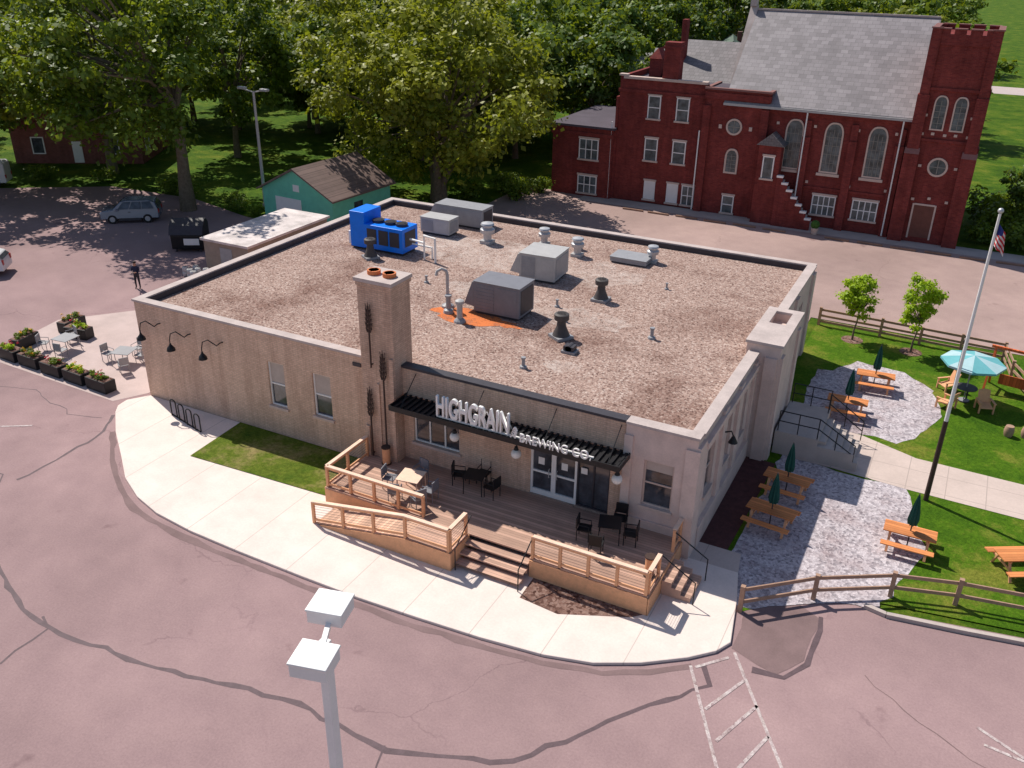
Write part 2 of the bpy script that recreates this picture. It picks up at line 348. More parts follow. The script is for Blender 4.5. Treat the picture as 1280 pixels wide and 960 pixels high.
for a,b_ in zip([(32.6,.3),(33.3,.15),(35.5,.5),(37.6,.9),(60,2.2)],[(33.3,.15),(35.5,.5),(37.6,.9),(60,2.2)]):
    cb.beam((a[0],a[1],.07),(b_[0],b_[1],.07),.16,.15)
struct(cb.end("kerb",CONCG))
# ------------------------------------------------------------------ main building
W,D,H=26.48,20.85,5.0
bld=thing("brewery_building","single storey tan brick taproom with flat gravel roof","building")
opsL=[(7.6,8.5,1.5,3.6),(10.0,10.95,1.6,3.6)]
opsM=[(15.0,17.1,1.7,3.15),(20.2,23.4,.85,3.05)]
b=B(); wallx(b,0,13.2,0,.3,0,4.9,opsL); b.box(0,.3,.3,D-.3,0,4.9); b.box(0,W,D-.3,D,0,4.9); wallx(b,13.2,23.9,.02,.3,0,4.9,opsM)
b.end("brick_wall",BRICKT,bld)
b=B(); wallx(b,23.9,W,-.06,.3,0,4.92,[(24.65,25.75,1.8,3.65)])
opsE=[(1.5,2.5,1.8,3.7),(3.9,4.9,1.8,3.7),(6.2,7.2,1.8,3.7),(14.5,15.5,1.8,3.7),(17.5,18.5,1.8,3.7)]
wally(b,.3,D-.3,W-.3,W,0,4.9,opsE)
for y in (-.062,3.0,5.35,7.75,13,16,20.2):
    b.box(W-.28,W+.12,max(y,-.062),y+.65,0,4.6) if y>0 else b.box(W-.001,W+.12,-.059,.7,0,4.6)
b.box(W,W+.16,.72,8.1,0,.95); b.box(23.88,24.2,-.14,-.061,.0,4.5); b.box(26.1,26.6,-.14,-.061,.0,4.5)
b.box(23.86,26.62,-.13,-.062,.8,1.2)
b.box(W-.01,W+.18,.72,8.1,4.25,4.45)
b.end("stone_wall",STONE,bld)
b=B(); b.box(26.0,27.4,8.2,10.4,0,5.3); b.box(26.0,27.4,12.0,12.3,0,5.3); b.box(27.1,27.4,10.4,12.0,0,5.3); b.box(26.0,26.3,10.4,12.0,4.6,5.3); b.box(26.3,27.1,10.4,12.0,4.2,4.95)
b.box(27.4,27.5,8.3,8.8,0,4.8);b.box(27.4,27.5,11.7,12.2,0,4.8);b.box(26.8,27.3,8.1,8.2,0,4.8)
b.end("stair_tower",STONE,bld)
b=B(); b.box(25.94,27.48,8.12,10.45,5.3,5.42); b.box(25.94,27.48,11.95,12.38,5.3,5.42); b.box(27.05,27.48,10.45,11.95,5.3,5.42); b.box(25.94,26.35,10.45,11.95,5.3,5.42); b.end("coping",COPE,bld)
b=B(); b.box(-.06,.36,-.06,D+.06,4.9,5.0); b.box(.36,W+.06,D-.36,D+.06,4.9,5.0); b.box(.36,13.0,-.06,.36,4.9,5.0); b.end("coping",COPE,bld)
b=B(); b.box(23.9,W+.06,-.14,.36,4.92,5.02); b.box(W-.36,W+.1,.36,8.1,4.9,5.0); b.end("coping",COPE,bld)
B().box(W-.36,W+.1,12.4,D-.36,4.9,5.0).end("coping",COPE,bld)
B().box(14.55,23.88,-.05,.36,4.9,5.0).end("flashing_and_shade_strip",CHAR,bld)
b=B(); b.box(.32,.4,.4,D-.4,4.64,4.93); b.box(.32,W-.4,D-.4,D-.32,4.64,4.93); b.end("flashing_and_shade_strip",CHAR,bld)  # charcoal lining paints in the shade inside the left and back parapets
b=B(); b.box(.3,W-.3,.3,D-.3,4.4,4.66); b.end("roof",ROOFG,bld)
def win(parent,axis,a0,a1,z0,z1,pl,rec=.14,mv=0,mh=1,fr=IRON,gl=GLASS,sill=STONEL,fw=.06,blind=0,name="window"):
    def bx(b,p,q,d0,d1,r,s):
        if axis=='x': b.box(p,q,pl+d0,pl+d1,r,s)
        else: b.box(pl-d1,pl-d0,p,q,r,s)
    g=B(); bx(g,a0,a1,rec,rec+.03,z0,z1); g=g.end(name,gl,parent)
    f=B(); e=rec-.05
    for p,q,r,s in [(a0,a0+fw,z0,z1),(a1-fw,a1,z0,z1),(a0+fw,a1-fw,z0,z0+fw),(a0+fw,a1-fw,z1-fw,z1)]: bx(f,p,q,e,rec,r,s)
    for i in range(1,mv+1):
        c=a0+(a1-a0)*i/(mv+1); bx(f,c-fw/2,c+fw/2,e+.003,rec-.002,z0+fw,z1-fw)
    for i in range(1,mh+1):
        c=z0+(z1-z0)*i/(mh+1); bx(f,a0+fw,a1-fw,e+.006,rec-.004,c-fw/2,c+fw/2)
    f.end("frame",fr,g)
    if sill: s=B(); bx(s,a0-.08,a1+.08,-.08,rec-.055,z0-.12,z0-.004); s.end("sill",sill,g)
    if blind: s=B(); bx(s,a0+fw,a1-fw,rec-.012,rec-.004,z1-fw-(z1-z0)*blind,z1-fw); s.end("blind",BLIND,g)
    return g
win(bld,'x',7.6,8.5,1.5,3.6,0,fr=WHITE,blind=.45); win(bld,'x',10.0,10.95,1.6,3.6,0,fr=WHITE,blind=.5)
win(bld,'x',15.0,17.1,1.7,3.15,.02,mv=2,mh=0,fr=WHITE)
win(bld,'x',24.65,25.75,1.8,3.65,-.06,fr=STONEL,blind=.2)
for o in opsE: win(bld,'y',o[0],o[1],o[2],o[3],W,fr=STONEL,mh=1)
for i,(p,q) in enumerate([(20.2,21.15),(21.15,22.1)]):
    d=B(); d.box(p+.06,q-.03,.12,.17,.87,3.0,0); d=d.end("door",GLASS,bld)
    f=B(); f.box(p,p+.09,.06,.12,.87,3.05); f.box(q-.09,q-.002,.06,.12,.87,3.05); f.box(p+.09,q-.09,.06,.12,.87,1.1); f.box(p+.09,q-.09,.06,.12,2.93,3.05); f.box(p+.09,q-.09,.07,.12,1.85,1.93); f.end("frame",WHITE,d)
    h=B(); hx=q-.16 if i==0 else p+.16; h.tube([(hx,.05,1.75),(hx,-.02,1.78),(hx,-.02,2.1),(hx,.05,2.13)],.018,6); h.end("handle",GALV,d)
    s=B(); s.box(p+.3,p+.55,.105,.118,2.2,2.5); s.end("notice",WHITE,d)
g=win(bld,'x',22.1,23.4,.87,3.05,.02,rec=.12,mv=1,mh=0,fr=CHAR,sill=None,name="display_window")
B().box(22.25,22.5,.08,.092,2.3,2.55).end("notice",WHITE,g)
ch=B(); ch.box(13.0,14.55,-.5,.75,0,8.2); ch.box(12.98,14.6,-.56,.8,8.2,8.36); ch=ch.end("chimney",BRICKD,bld)
for q_ in [(13.05,13.25,-.58,-.5,0,2.2),(13.7,13.82,-.56,-.5,0,4.2),(14.35,14.53,-.58,-.5,0,5.4),(12.85,13.0,-.3,.0,0,4.0)]: B().box(*q_).end("brick_pilaster",BRICKD,ch)
B().box(12.92,14.63,-.6,.84,8.36,8.5).end("cap",COPE,ch)
for x in (13.4,14.1): B().lathe(x,.1,[(8.5,.26),(8.66,.26),(8.66,.2),(8.55,.19)],14).end("flue",CLAY,ch)
for (x,z0,z1,sz) in [(13.55,6.35,7.5,4.9),(14.1,4.45,5.65,1.2),(13.4,2.7,3.95,.9)]:
    b=B(); b.box(x-.022,x+.022,-.66,-.6,sz,z1-.1)
    n=5; hh=(z1-z0)*.8
    for i in range(n):
        zz=z0+hh*(i+.2)/n; k_=(1-.09*i)
        for s in (-1,1):
            b.obox((x+s*.085*k_,-.64,zz+.1),(.05*k_,.05,.20),0,0,0,s*.32)
            b.beam((x+s*.11*k_,-.63,zz+.15),(x+s*.17*k_,-.63,zz+.42),.018,.018)
    b.obox((x,-.64,z0+hh+.1),(.05,.05,.2)); b.beam((x,-.63,z0+hh+.15),(x,-.63,z1+.1),.018,.018)
    b.box(x-.02,x+.02,-.6,-.5,sz+.1,sz+.14); b.box(x-.02,x+.02,-.6,-.5,z0+.3,z0+.34)
    b.end("grain_ornament",IRON,ch)
aw=B(); aw.box(14.75,24.1,-1.2,-.02,3.68,3.72); aw.box(14.75,24.1,-1.24,-1.2,3.6,3.82); aw.box(14.7,14.75,-1.24,0,3.6,3.82); aw.box(24.1,24.15,-1.24,0,3.6,3.82)
for i in range(38):
    x=14.95+i*.245; aw.box(x-.045,x+.045,-1.2,-.02,3.72,3.79)
aw=aw.end("awning",BLACK,bld)
for x in (15.2,18.2,21.2,23.7):
    B().tube([(x,-1.15,3.8),(x,.0,4.75)],.018,6).end("support_rod",BLACK,aw)
for (x,z) in [(17.2,2.75),(19.85,2.75),(23.85,2.85)]:
    l=B().tube([(x,0,z+.35),(x,-.35,z+.42),(x,-.5,z+.3)],.025,6).cyl(x,-.5,z+.18,z+.3,.1,.06,10).end("globe_lamp",BLACK,bld)
    B().sphere((x,-.5,z),.2,16).end("globe",GLOBE,l,smooth=True)
for (x,z) in [(.75,3.35),(2.55,3.2),(4.45,3.2)]:
    l=B().tube([(x+.75,0,z+.75),(x+.7,-.12,z+.75),(x+.55,-.2,z+.62),(x+.4,-.25,z+.72),(x+.22,-.35,z+.88),(x+.05,-.5,z+.8),(x,-.55,z+.5),(x,-.55,z+.3)],.026,6).end("gooseneck_lamp",BLACK,bld)
    B().lathe(x,-.55,[(z,.2),(z+.12,.17),(z+.26,.06),(z+.34,.04)],12).end("lamp_shade",BLACK,l)
l=B().tube([(W+.1,3.35,3.6),(W+.35,3.35,3.7),(W+.45,3.35,3.5)],.03,6).end("wall_lamp",BLACK,bld); B().lathe(W+.45,3.35,[(3.25,.18),(3.5,.06)],10).end("lamp_shade",BLACK,l)
B().box(12.2,12.6,-.05,0,4.45,4.6).end("scupper",CHAR,bld)
# sign letters
sign=thing("shop_sign","white raised shop name letters standing on black awning","sign",(16.8,-1.1,3.82))
def text(body,w,h,loc,depth,mat,name,parent,off=.012,rx=90):
    cu=bpy.data.curves.new(name,'FONT'); cu.body=body; cu.size=1; cu.offset=off; cu.extrude=.5; cu.space_character=1.06
    t=bpy.data.objects.new(name,cu); COL.objects.link(t); bpy.context.view_layer.update()
    dg=bpy.context.evaluated_depsgraph_get(); me=bpy.data.meshes.new_from_object(t.evaluated_get(dg)); bpy.data.objects.remove(t)
    co=[v.co.copy() for v in me.vertices]; x0=min(c.x for c in co);x1=max(c.x for c in co);y0=min(c.y for c in co);y1=max(c.y for c in co)
    for v in me.vertices: v.co=Vector(((v.co.x-x0)/(x1-x0)*w, v.co.z*depth, (v.co.y-y0)/(y1-y0)*h))
    me.materials.clear(); me.materials.append(mat); me.update()
    bm=bmesh.new(); bm.from_mesh(me); bmesh.ops.recalc_face_normals(bm,faces=bm.faces); bm.to_mesh(me); bm.free()
    o=bpy.data.objects.new(name,me); COL.objects.link(o); o.parent=parent; o.location=loc; return o
text("HIGHGRAIN",3.05,.86,(0,0,.05),.12,WHITE,"large_lettering",sign,.018)
text("BREWING CO.",2.75,.34,(3.55,-.12,-.05),.06,WHITE,"small_lettering",sign,.008)
b=B(); b.box(0,6.35,-.03,.03,0,.05)
for x in (.3,1.2,2.1,2.9): b.beam((x,.05,.7),(x,.5,0),.03,.03)
for k in range(4): b.obox((3.2+.03*k,-.1,.1+.1*k),(.05,.05,.16),0,0,0,.5); b.obox((3.32+.02*k,-.1,.1+.1*k),(.05,.05,.16),0,0,0,-.5)
b.end("sign_frame",WHITE,sign)
# ------------------------------------------------------------------ deck
deck=thing("wooden_deck","timber entrance deck with ramp, steps and railings","deck",(0,0,.1))
DZ=.75
b=B(); b.box(13.1,22.0,-3.4,-.02,DZ-.06,DZ); b.box(22.0,26.3,-3.65,-.07,DZ-.06,DZ); b.box(17.6,19.45,-4.7,-3.4,DZ-.06,DZ); b.end("floor",WOOD,deck)
b=B(); b.ext([(13.6,-4.7,.02),(17.6,-4.7,DZ-.06),(17.6,-4.7,DZ),(13.6,-4.7,.06)],(0,1.28,0)); b.end("ramp",plankmat("ramp_boards",(.74,.47,.34),0,.14),deck)
for q_ in [(22.02,26.32,-3.7,-3.65,0,DZ-.06),(26.3,26.35,-3.7,-.1,0,DZ-.06),(13.06,13.1,-3.4,-.5,0,DZ-.02),(13.1,17.6,-3.42,-3.38,.0,DZ-.06),(17.6,19.5,-4.75,-4.7,0,DZ-.03),(19.45,19.5,-4.7,-3.4,0,DZ-.03)]: B().box(*q_).end("skirting",WOODV,deck)
B().ext([(13.8,-4.75,0),(17.6,-4.75,0),(17.6,-4.75,DZ-.03),(13.8,-4.75,.04)],(0,.05,0)).end("skirting",WOODV,deck)
for i in range(3):
    y=-3.4-.36*(i+1); zt=DZ-.19*(i+1); B().box(19.5,22.0,y,y+.4 if i else y+.36,zt-.05,zt).box(19.5,22.0,y+.3,y+.34,zt-.19 if i<2 else 0,zt-.05).end("step",WOOD,deck)
def rail(pts,sp=1.15,h=.92,cable=True):
    r=B(); posts=[]
    for a,c in zip(pts,pts[1:]):
        a=Vector(a);c=Vector(c); r.beam(a+Vector((0,0,h)),c+Vector((0,0,h)),.15,.04,1); r.beam(a+Vector((0,0,h-.09)),c+Vector((0,0,h-.09)),.045,.1); 
        r.beam(a+Vector((0,0,.12)),c+Vector((0,0,.12)),.045,.09)
        if cable:
            for k in range(1,6): r.beam(a+Vector((0,0,.12+k*.115)),c+Vector((0,0,.12+k*.115)),.008,.008,2)
        n=max(1,round((c-a).length/sp)); 
        for i in range(n+1): posts.append(a+(c-a)*i/n)
    o=r.end("railing",[WOODV,WOODC,CHAR],deck); seen=[]
    for p in posts:
        if any((p-s).length<.2 for s in seen): continue
        seen.append(p); B().box(p.x-.05,p.x+.05,p.y-.05,p.y+.05,max(0.005,p.z-.2) if p.z>.3 else .005,p.z+h-.022).end("post",WOODV,o)
    return o
rail([(13.16,-.7,DZ),(13.16,-3.3,DZ),(17.5,-3.3,DZ)])
rail([(13.5,-4.66,.04),(17.6,-4.66,DZ),(19.38,-4.66,DZ)],1.25)
rail([(19.4,-4.6,DZ),(19.4,-3.5,DZ)],1.1)
rail([(22.1,-3.6,DZ),(26.2,-3.6,DZ)],1.05)
rail([(26.24,-3.5,DZ),(26.24,-2.5,DZ)],1.0)
rail([(26.24,-.95,DZ),(26.24,-.2,DZ)],.7)
for pts in [[(19.6,-3.45,1.6),(19.6,-4.5,.95),(19.6,-4.6,.9),(19.6,-4.6,0)],[(22.05,-3.45,DZ),(22.05,-3.45,1.6),(22.05,-4.5,.95),(22.05,-4.6,.9),(22.05,-4.6,0)],
            [(26.3,-2.45,1.6),(27.4,-2.45,.95),(27.5,-2.45,.9),(27.5,-2.45,0)],[(26.3,-1.0,1.6),(27.4,-1.0,.95),(27.5,-1.0,.9),(27.5,-1.0,0)]]:
    B().tube(pts,.022,6).end("handrail",BLACK,deck)
for i in range(3): B().box(26.36+.34*i,26.36+.34*(i+1),-2.4,-1.05,0,DZ-.19*(i+1)).end("step",WOOD,deck)
for pos in [(14.2,-.85),(25.95,-2.6)]:
    o=B().cyl(0,0,0,.75,.16,.16,14,0).cyl(0,0,.75,.8,.19,.19,14,1).cyl(0,0,0.02,.06,.2,.2,14,1).end("wooden_keg",[WOODV,IRON],None,(pos[0],pos[1],.852)); tag(o,"small wooden keg standing on the deck","barrel","kegs on the deck")
# ------------------------------------------------------------------ furniture
def chair(loc,rz,mat,group,label):
    t=thing("patio_chair",label,"chair",loc,rz,group)
    B().box(-.24,.24,-.22,.24,.42,.46).end("seat",mat,t)
    B().box(-.22,.22,-.27,-.23,.5,.9).end("backrest",mat,t)
    for x in (-.21,.21):
        for y in (-.23,.2): B().tube([(x,y,.0),(x,y,.42 if y>0 else .9)],.018,6).end("leg",mat,t)
        B().tube([(x,-.22,.66),(x,.2,.64),(x,.2,.42)],.018,6).end("armrest",mat,t)
    return t
def table(loc,rz,mat,group,label,s=.4):
    t=thing("patio_table",label,"table",loc,rz,group)
    B().box(-s,s,-s,s,.70,.73).end("tabletop",mat,t)
    for x in (-s+.05,s-.05):
        for y in (-s+.05,s-.05): B().tube([(x*1.05,y*1.05,0),(x,y,.70)],.02,6).end("leg",mat,t)
    return t
DT=.853
c0=chair((17.5,-.7,DT),R(-70),BLACK,"metal chairs on the deck","black metal patio chair beside a deck table")
t0=table((18.3,-.85,DT),.2,BLACK,"metal tables on the deck","square black metal table on the deck")
for x,y,a in [(19.05,-.9,80),(18.3,-.2,180),(23.2,-1.7,-80),(24.75,-1.2,100),(24.1,-.5,190),(23.9,-2.3,10)]: dup(c0,(x,y,DT),R(a))
dup(t0,(24.0,-1.3,DT),.3)
cw=chair((16.0,-2.9,DT),R(20),GREY,"grey chairs on the deck","dark grey metal patio chair in the sun")
for x,y,a in [(15.3,-2.2,-80),(16.1,-1.3,170),(17.1,-2.2,90),(17.0,-2.85,60)]: dup(cw,(x,y,DT),R(a))
table((16.2,-2.1,DT),.15,WOODC,"pale tables on the deck","square pale table on the sunny deck",.45)
cp=chair((-8.6,2.6,.01),R(160),GREYM,"grey chairs on the patio","grey metal chair on the side patio")
for x,y,a in [(-7.4,1.0,10),(-9.0,1.2,-60),(-5.0,1.9,-90),(-3.4,2.6,100),(-3.2,1.3,60),(-4.2,3.1,180)]: dup(cp,(x,y,.01),R(a))
tp=table((-8.0,1.8,.01),.1,GREYM,"grey tables on the patio","square grey metal table on the side patio",.5); dup(tp,(-4.0,2.1,.01),.3)
# foliage
def leaves(name,cl,per,leaf,mat,seed,parent=None,loc=(0,0,0),flat=.7,up=.55):
    rng=np.random.default_rng(seed); cl=np.array(cl,float); n=len(cl); N=n*per
    idx=np.repeat(np.arange(n),per); d=rng.normal(size=(N,3)); d/=np.linalg.norm(d,axis=1)[:,None]
    rad=cl[idx,3]*(.35+.65*rng.random(N)**.6)*(1+.28*rng.normal(size=N).clip(-1.5,1.5))
    p=cl[idx,:3]+d*rad[:,None]*np.array([1,1,flat])
    nn=d*.8+rng.normal(size=(N,3))*.45+np.array([0,0,up]); nn/=np.linalg.norm(nn,axis=1)[:,None]
    a=np.cross(nn,rng.normal(size=(N,3))); a/=np.linalg.norm(a,axis=1)[:,None]; bb=np.cross(nn,a)
    s=leaf*(.55+.9*rng.random(N))[:,None]
    q=np.stack([p-a*s*.5,p+bb*s*.34-nn*s*.08,p+a*s*.5,p-bb*s*.34-nn*s*.08],1).reshape(-1,3)
    me=bpy.data.meshes.new(name); me.vertices.add(4*N); me.vertices.foreach_set("co",q.astype(np.float32).ravel())
    me.loops.add(4*N); me.loops.foreach_set("vertex_index",np.arange(4*N,dtype=np.int32)); me.polygons.add(N)
    me.polygons.foreach_set("loop_start",np.arange(0,4*N,4,dtype=np.int32)); me.update(calc_edges=True)
    ct=rng.random(n); t=(.4*ct[idx]+.25*rng.random(N)+.35*((d[:,2]+1)/2)).clip(0,1)  # random clump tone, plus lighter upper leaves as painted sunlight
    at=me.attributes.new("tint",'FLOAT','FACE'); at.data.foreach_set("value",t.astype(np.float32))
    me.materials.append(mat); o=bpy.data.objects.new(name,me); COL.objects.link(o); o.location=loc
    if parent: o.parent=parent
    return o
def tree(label,loc,h,rx,ry,cz,rz,ncl,per,leaf,mat,seed,trunk=.4,stems=1,name="tree",cat="tree",group=None,clr=(.10,.19),off=(0,0),limbs=26,fork=None):
    rng=random.Random(seed); t=thing(name,label,cat,loc,0,group); cl=[]
    ph=[rng.uniform(0,6.28) for _ in range(4)]
    while len(cl)<ncl:
        d=Vector((rng.gauss(0,1),rng.gauss(0,1),rng.gauss(0,1))).normalized(); az=math.atan2(d.y,d.x)
        k=1+.16*math.sin(2*az+ph[0])+.13*math.sin(3*az+ph[1])+.15*math.sin(4*d.z+ph[2]+az)
        rr=rng.uniform(.25,1)**.5*k*.9
        cl.append((off[0]+d.x*rx*rr,off[1]+d.y*ry*rr,max(cz+d.z*rz*rr,h*.13),rng.uniform(*clr)*min(rx,ry)))
    b=B(); f=cz-rz*.55; f=max(f,h*.12) if fork is None else fork
    tops=sorted(cl,key=lambda c:rng.random())[:limbs]
    for s in range(stems):
        an=s*2.4+rng.random(); of=Vector((math.cos(an),math.sin(an),0))*(trunk*1.3 if stems>1 else 0); sp=rng.uniform(.6,1.6) if stems>1 else .15
        top=of+Vector((math.cos(an)*sp,math.sin(an)*sp,f)); b.tube([of*.7,of*.75+Vector((0,0,f*.3)),(of*.8+top)*.5,top],[trunk*1.35,trunk,trunk*.85,trunk*.7],10)
        for c in tops[s::stems]:
            c=Vector(c[:3]); st=top; m1=st+(c-st)*.4+Vector((rng.uniform(-.5,.5),rng.uniform(-.5,.5),rz*.1)); b.tube([st-Vector((0,0,.3)),m1,c],[trunk*.45,trunk*.25,trunk*.06],6)
    b.end("trunk",BARK,t,smooth=True)
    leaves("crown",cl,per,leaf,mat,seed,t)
    return t
tree("large spreading shade tree behind the flat roofed building",(-7.2,38,0),18,10.6,10,9.4,8.2,240,125,.42,LEAFA,3,.40,4,limbs=40,fork=5.0)
tree("tall shade tree with thick trunk beside the parking lot",(-22.8,25.2,0),20,10,9.6,12.6,8,200,125,.42,LEAFB,11,.5,off=(-4.5,-1.0),limbs=36)
tree("broad leafy tree beside the parked cars",(-38,31,0),17,8,8,10.5,6.8,130,110,.42,LEAFB,12,.4)
tree("broad leafy tree shading the brick house",(-52,27,0),18,9,9,10.5,7.5,130,110,.45,LEAFB,13,.4)
tree("leafy tree on the lawn behind the garage",(-24,50,0),17,8,8,10,7.4,120,110,.45,LEAFB,14,.3,2)
tree("leafy tree beside the tall street light",(-15.5,51,0),17,7.5,7.5,10,7.5,120,110,.45,LEAFA,15,.3,2)
tree("leafy tree shading the grass beside the lot",(-33,42,0),16,7.5,7.5,10,7,120,110,.45,LEAFB,16,.3,1)
y1=tree("young bright green tree staked in the lawn",(28.7,23.9,.015),4.3,.95,.95,2.75,1.4,38,100,.16,LEAFY,21,.05,group="young trees on the lawn",clr=(.24,.4))
y2=tree("young bright green tree staked in the lawn",(31.8,23.7,.015),4.6,1.0,1.0,2.9,1.55,40,100,.16,LEAFY,22,.05,group="young trees on the lawn",clr=(.24,.4))
for p in [(28.7,23.9),(31.8,23.7)]:
    sheet("mulch_ring",[(p[0]+.6*math.cos(k*.5236),p[1]+.6*math.sin(k*.5236)) for k in range(12)],.021,MULCH)
HS=[(-58,145,20,BRICKH,SHIN,5.0,"brick house with steep brown roof among trees"),(-73,150,-10,MINT,PATCH,4.5,"pale green house with red roof among trees"),(-47,158,60,WHITE,SHING,5,"white house with grey roof among trees"),(-4.5,121,15,WHITE,SHIGR,3.5,"white bungalow with green shingle roof"),(-19,172,10,WHITE,SHING,4.5,"white house across the road"),(-3,92,90,BRICKH,SHING,4.2,"brick house with grey roof behind church"),(-45,92,0,WHITE,SHING,4.5,"white house among tall trees"),(-90,80,30,WHITE,SHIN,4.5,"white house with brown roof among trees"),(-62,120,70,BRICKH,SHING,5,"brick house with grey roof on wooded street"),(46,150,0,WHITE,SHING,4,"white house beside the far road")]
vari=[]
for i in range(4):
    vari.append(tree("leafy deciduous tree among neighbourhood houses",(0,0,0),15,6.4+.5*i,6.7,8.4,6.4,74,95,.6,[LEAFA,LEAFB,LEAFD,LEAFB][i],40+i,.3,group="neighbourhood trees",clr=(.14,.25),limbs=12))
rng=random.Random(5); spots=[]
cx,cy=32.7,-26.35
def blocked(x,y):
    if -8<x<44 and 40<y<66: return True
    if -60<x<-20 and 20<y<52: return True
    if -20<x<0 and 20<y<46: return True
    if 28<x<70 and 64<y<136: return True
    dd=math.hypot(x-cx,y-cy)
    for h in HS[:6]:
        hd=math.hypot(h[0]-cx,h[1]-cy); ux,uy=(h[0]-cx)/hd,(h[1]-cy)/hd; al=(x-cx)*ux+(y-cy)*uy; la=abs((x-cx)*uy-(y-cy)*ux)
        if la<6.5 and hd-30<al<hd+7: return True
    return any(math.hypot(x-h[0],y-h[1])<9 for h in HS)
for dist in [84,93,103,114,127,142,160,182,208,240,280]:
    arc=R(68)*dist; n=int(arc/(dist*.078))
    for i in range(n):
        az=-.4676-R(34)+R(68)*(i+rng.uniform(.15,.85))/n; dd=dist*rng.uniform(.95,1.05); x=cx+math.sin(az)*dd; y=cy+math.cos(az)*dd
        if blocked(x,y) or rng.random()<.13: continue
        spots.append((x,y,rng.uniform(.7,1.12)*(1+.15*(dist>150))))
for j,(x,y,s) in enumerate(spots[:272]):
    if j<4: o=vari[j]; o.location=(x,y,0); o.scale=(s,)*3
    else: dup(vari[j%4],(x,y,0),rng.uniform(0,6.28),s)
for (x,y,s) in [(-58,42,.9),(-62,50,1),(-51,49,.9),(-43,53,.95),(-68,32,1),(-34,56,.9),(-28,62,.9),(-9,56,.9),(-3,62,.9),(-13,64,.95),(-40,63,1),(-20,60,.9),(37.5,52.5,.4),(41,56,.55),(43,50,.5),(44,62,.6),(-75,22,1),(-60,26,.8)]:
    dup(vari[j%4],(x,y,0),rng.uniform(0,6.28),s); j+=1
sh=thing("shrub","dense green shrub at the edge of the lot","shrub",(34.6,48,0),0,"shrubs around the lot"); leaves("foliage",[(rng.uniform(-1,1),rng.uniform(-1,1),rng.uniform(.4,1.4),.6) for _ in range(14)],90,.22,LEAFB,77,sh)
for x,y,s in [(37,47.8,1.2),(39.5,47.6,1.1),(42,47.5,1.4),(35.5,51,1.5),(34.8,54,1.6),(-19,26.9,.6),(-20.5,28,.7),(-17,26.8,.5),(-25.5,27.9,.7),(-28,28.5,.8),(-3.5,44,1),(-1,45,.8),(-36,28.4,.7),(-5,40,.9),(-41,26,.8),(-1.5,42,1.1)]: dup(sh,(x,y,0),rng.uniform(0,6),s)
# ------------------------------------------------------------------ planters
def planter(loc,rz,fl,seed):
    t=thing("planter","black planter box full of plants on the patio","planter",loc,rz,"planter boxes around the patio")
    B().box(-.72,.72,-.32,.32,0,.6).end("box",BLACK,t,bev=.02); B().box(-.67,.67,-.27,.27,.601,.615).end("soil",MULCH,t)
    r=random.Random(seed); leaves("plant",[(r.uniform(-.5,.5),r.uniform(-.15,.15),r.uniform(.65,.82),r.uniform(.1,.2)) for _ in range(8)],45,.11,LEAFY if seed%3==0 else LEAFB,seed,t)
    leaves("flowers",[(r.uniform(-.5,.5),r.uniform(-.2,.2),r.uniform(.78,.95),.08) for _ in range(4)],16,.07,fl,seed+1,t); return t
FLY=M("yellow_petals",(.8,.45,.02),.6,.1); FLR=M("red_petals",(.6,.05,.08),.6,.1)
for i,(x,y,a) in enumerate([(-9.6,-.3,-4),(-7.9,-.35,-2),(-6.1,-.45,-2),(-4.4,-.5,-3),(-2.7,-.55,-3),(-10.4,1.1,100),(-8.9,3.3,10),(-10.2,3.9,95)]): planter((x,y,.008),R(a),FLY if i%2 else FLR,90+i)
br=thing("bike_rack","black looped metal bike rack on the sidewalk","bike rack",(3.6,-1.3,.1))
for i in range(4):
    x=-1.0+i*.65; y=.3-i*.17; pts=[(x-.16,y,0)]+[(x-.16*math.cos(a),y,.68+.16*math.sin(a)) for a in [k*math.pi/6 for k in range(7)]]+[(x+.16,y,0)]; B().tube(pts,.03,8).end("hoop",BLACK,br)
B().beam((-1.2,.35,.02),(1.15,-.27,.02),.06,.03).end("base_rail",BLACK,br)
# ------------------------------------------------------------------ roof equipment
RZ=4.665
def cabinet(name,label,loc,sx,sy,sz,mat,rz=0,grille=1,curb=.12,hood=0,group="rooftop air units"):
    t=thing(name,label,"rooftop unit",loc,rz,group)
    B().box(-sx/2+.08,sx/2-.08,-sy/2+.08,sy/2-.08,0,curb).end("base",CHAR,t)
    B().box(-sx/2,sx/2,-sy/2,sy/2,curb,sz).box(-sx/2-.03,sx/2+.03,-sy/2-.03,sy/2+.03,sz,sz+.05).end("cabinet",mat,t,bev=.015)
    if grille:
        g=B(); g.box(-sx/2+.12,-sx/2+sx*.45,-sy/2-.012,-sy/2-.002,curb+.1,sz-.1)
        for i in range(7):
            zz=curb+.12+i*(sz-curb-.25)/7; g.box(-sx/2+.15,-sx/2+sx*.45,-sy/2-.025,-sy/2-.012,zz,zz+.05)
        g.end("grille",mat if mat is not GREYL else GREYM,t)
    g=B(); g.box(sx/2+.002,sx/2+.02,-sy/2+.15,sy/2-.15,curb+.12,sz-.12); g.end("coil",CHAR if mat is not GREYL else GREYM,t)
    B().box(sx*.02,sx*.45,-sy/2-.012,-sy/2-.002,curb+.1,sz-.1).end("access_panel",mat,t,bev=.004)
    if hood: B().ext([(-sx/2-.5,-sy/2,curb+.25),(-sx/2,-sy/2,curb+.2),(-sx/2,-sy/2,sz-.03),(-sx/2-.08,-sy/2,sz-.03)],(0,sy*.95,0)).end("hood",mat,t)
    return t
cabinet("air_handler","dark grey air handler with intake hood near rust stain",(15.05,7.6,RZ),2.3,1.5,1.5,GREY,0,hood=1)
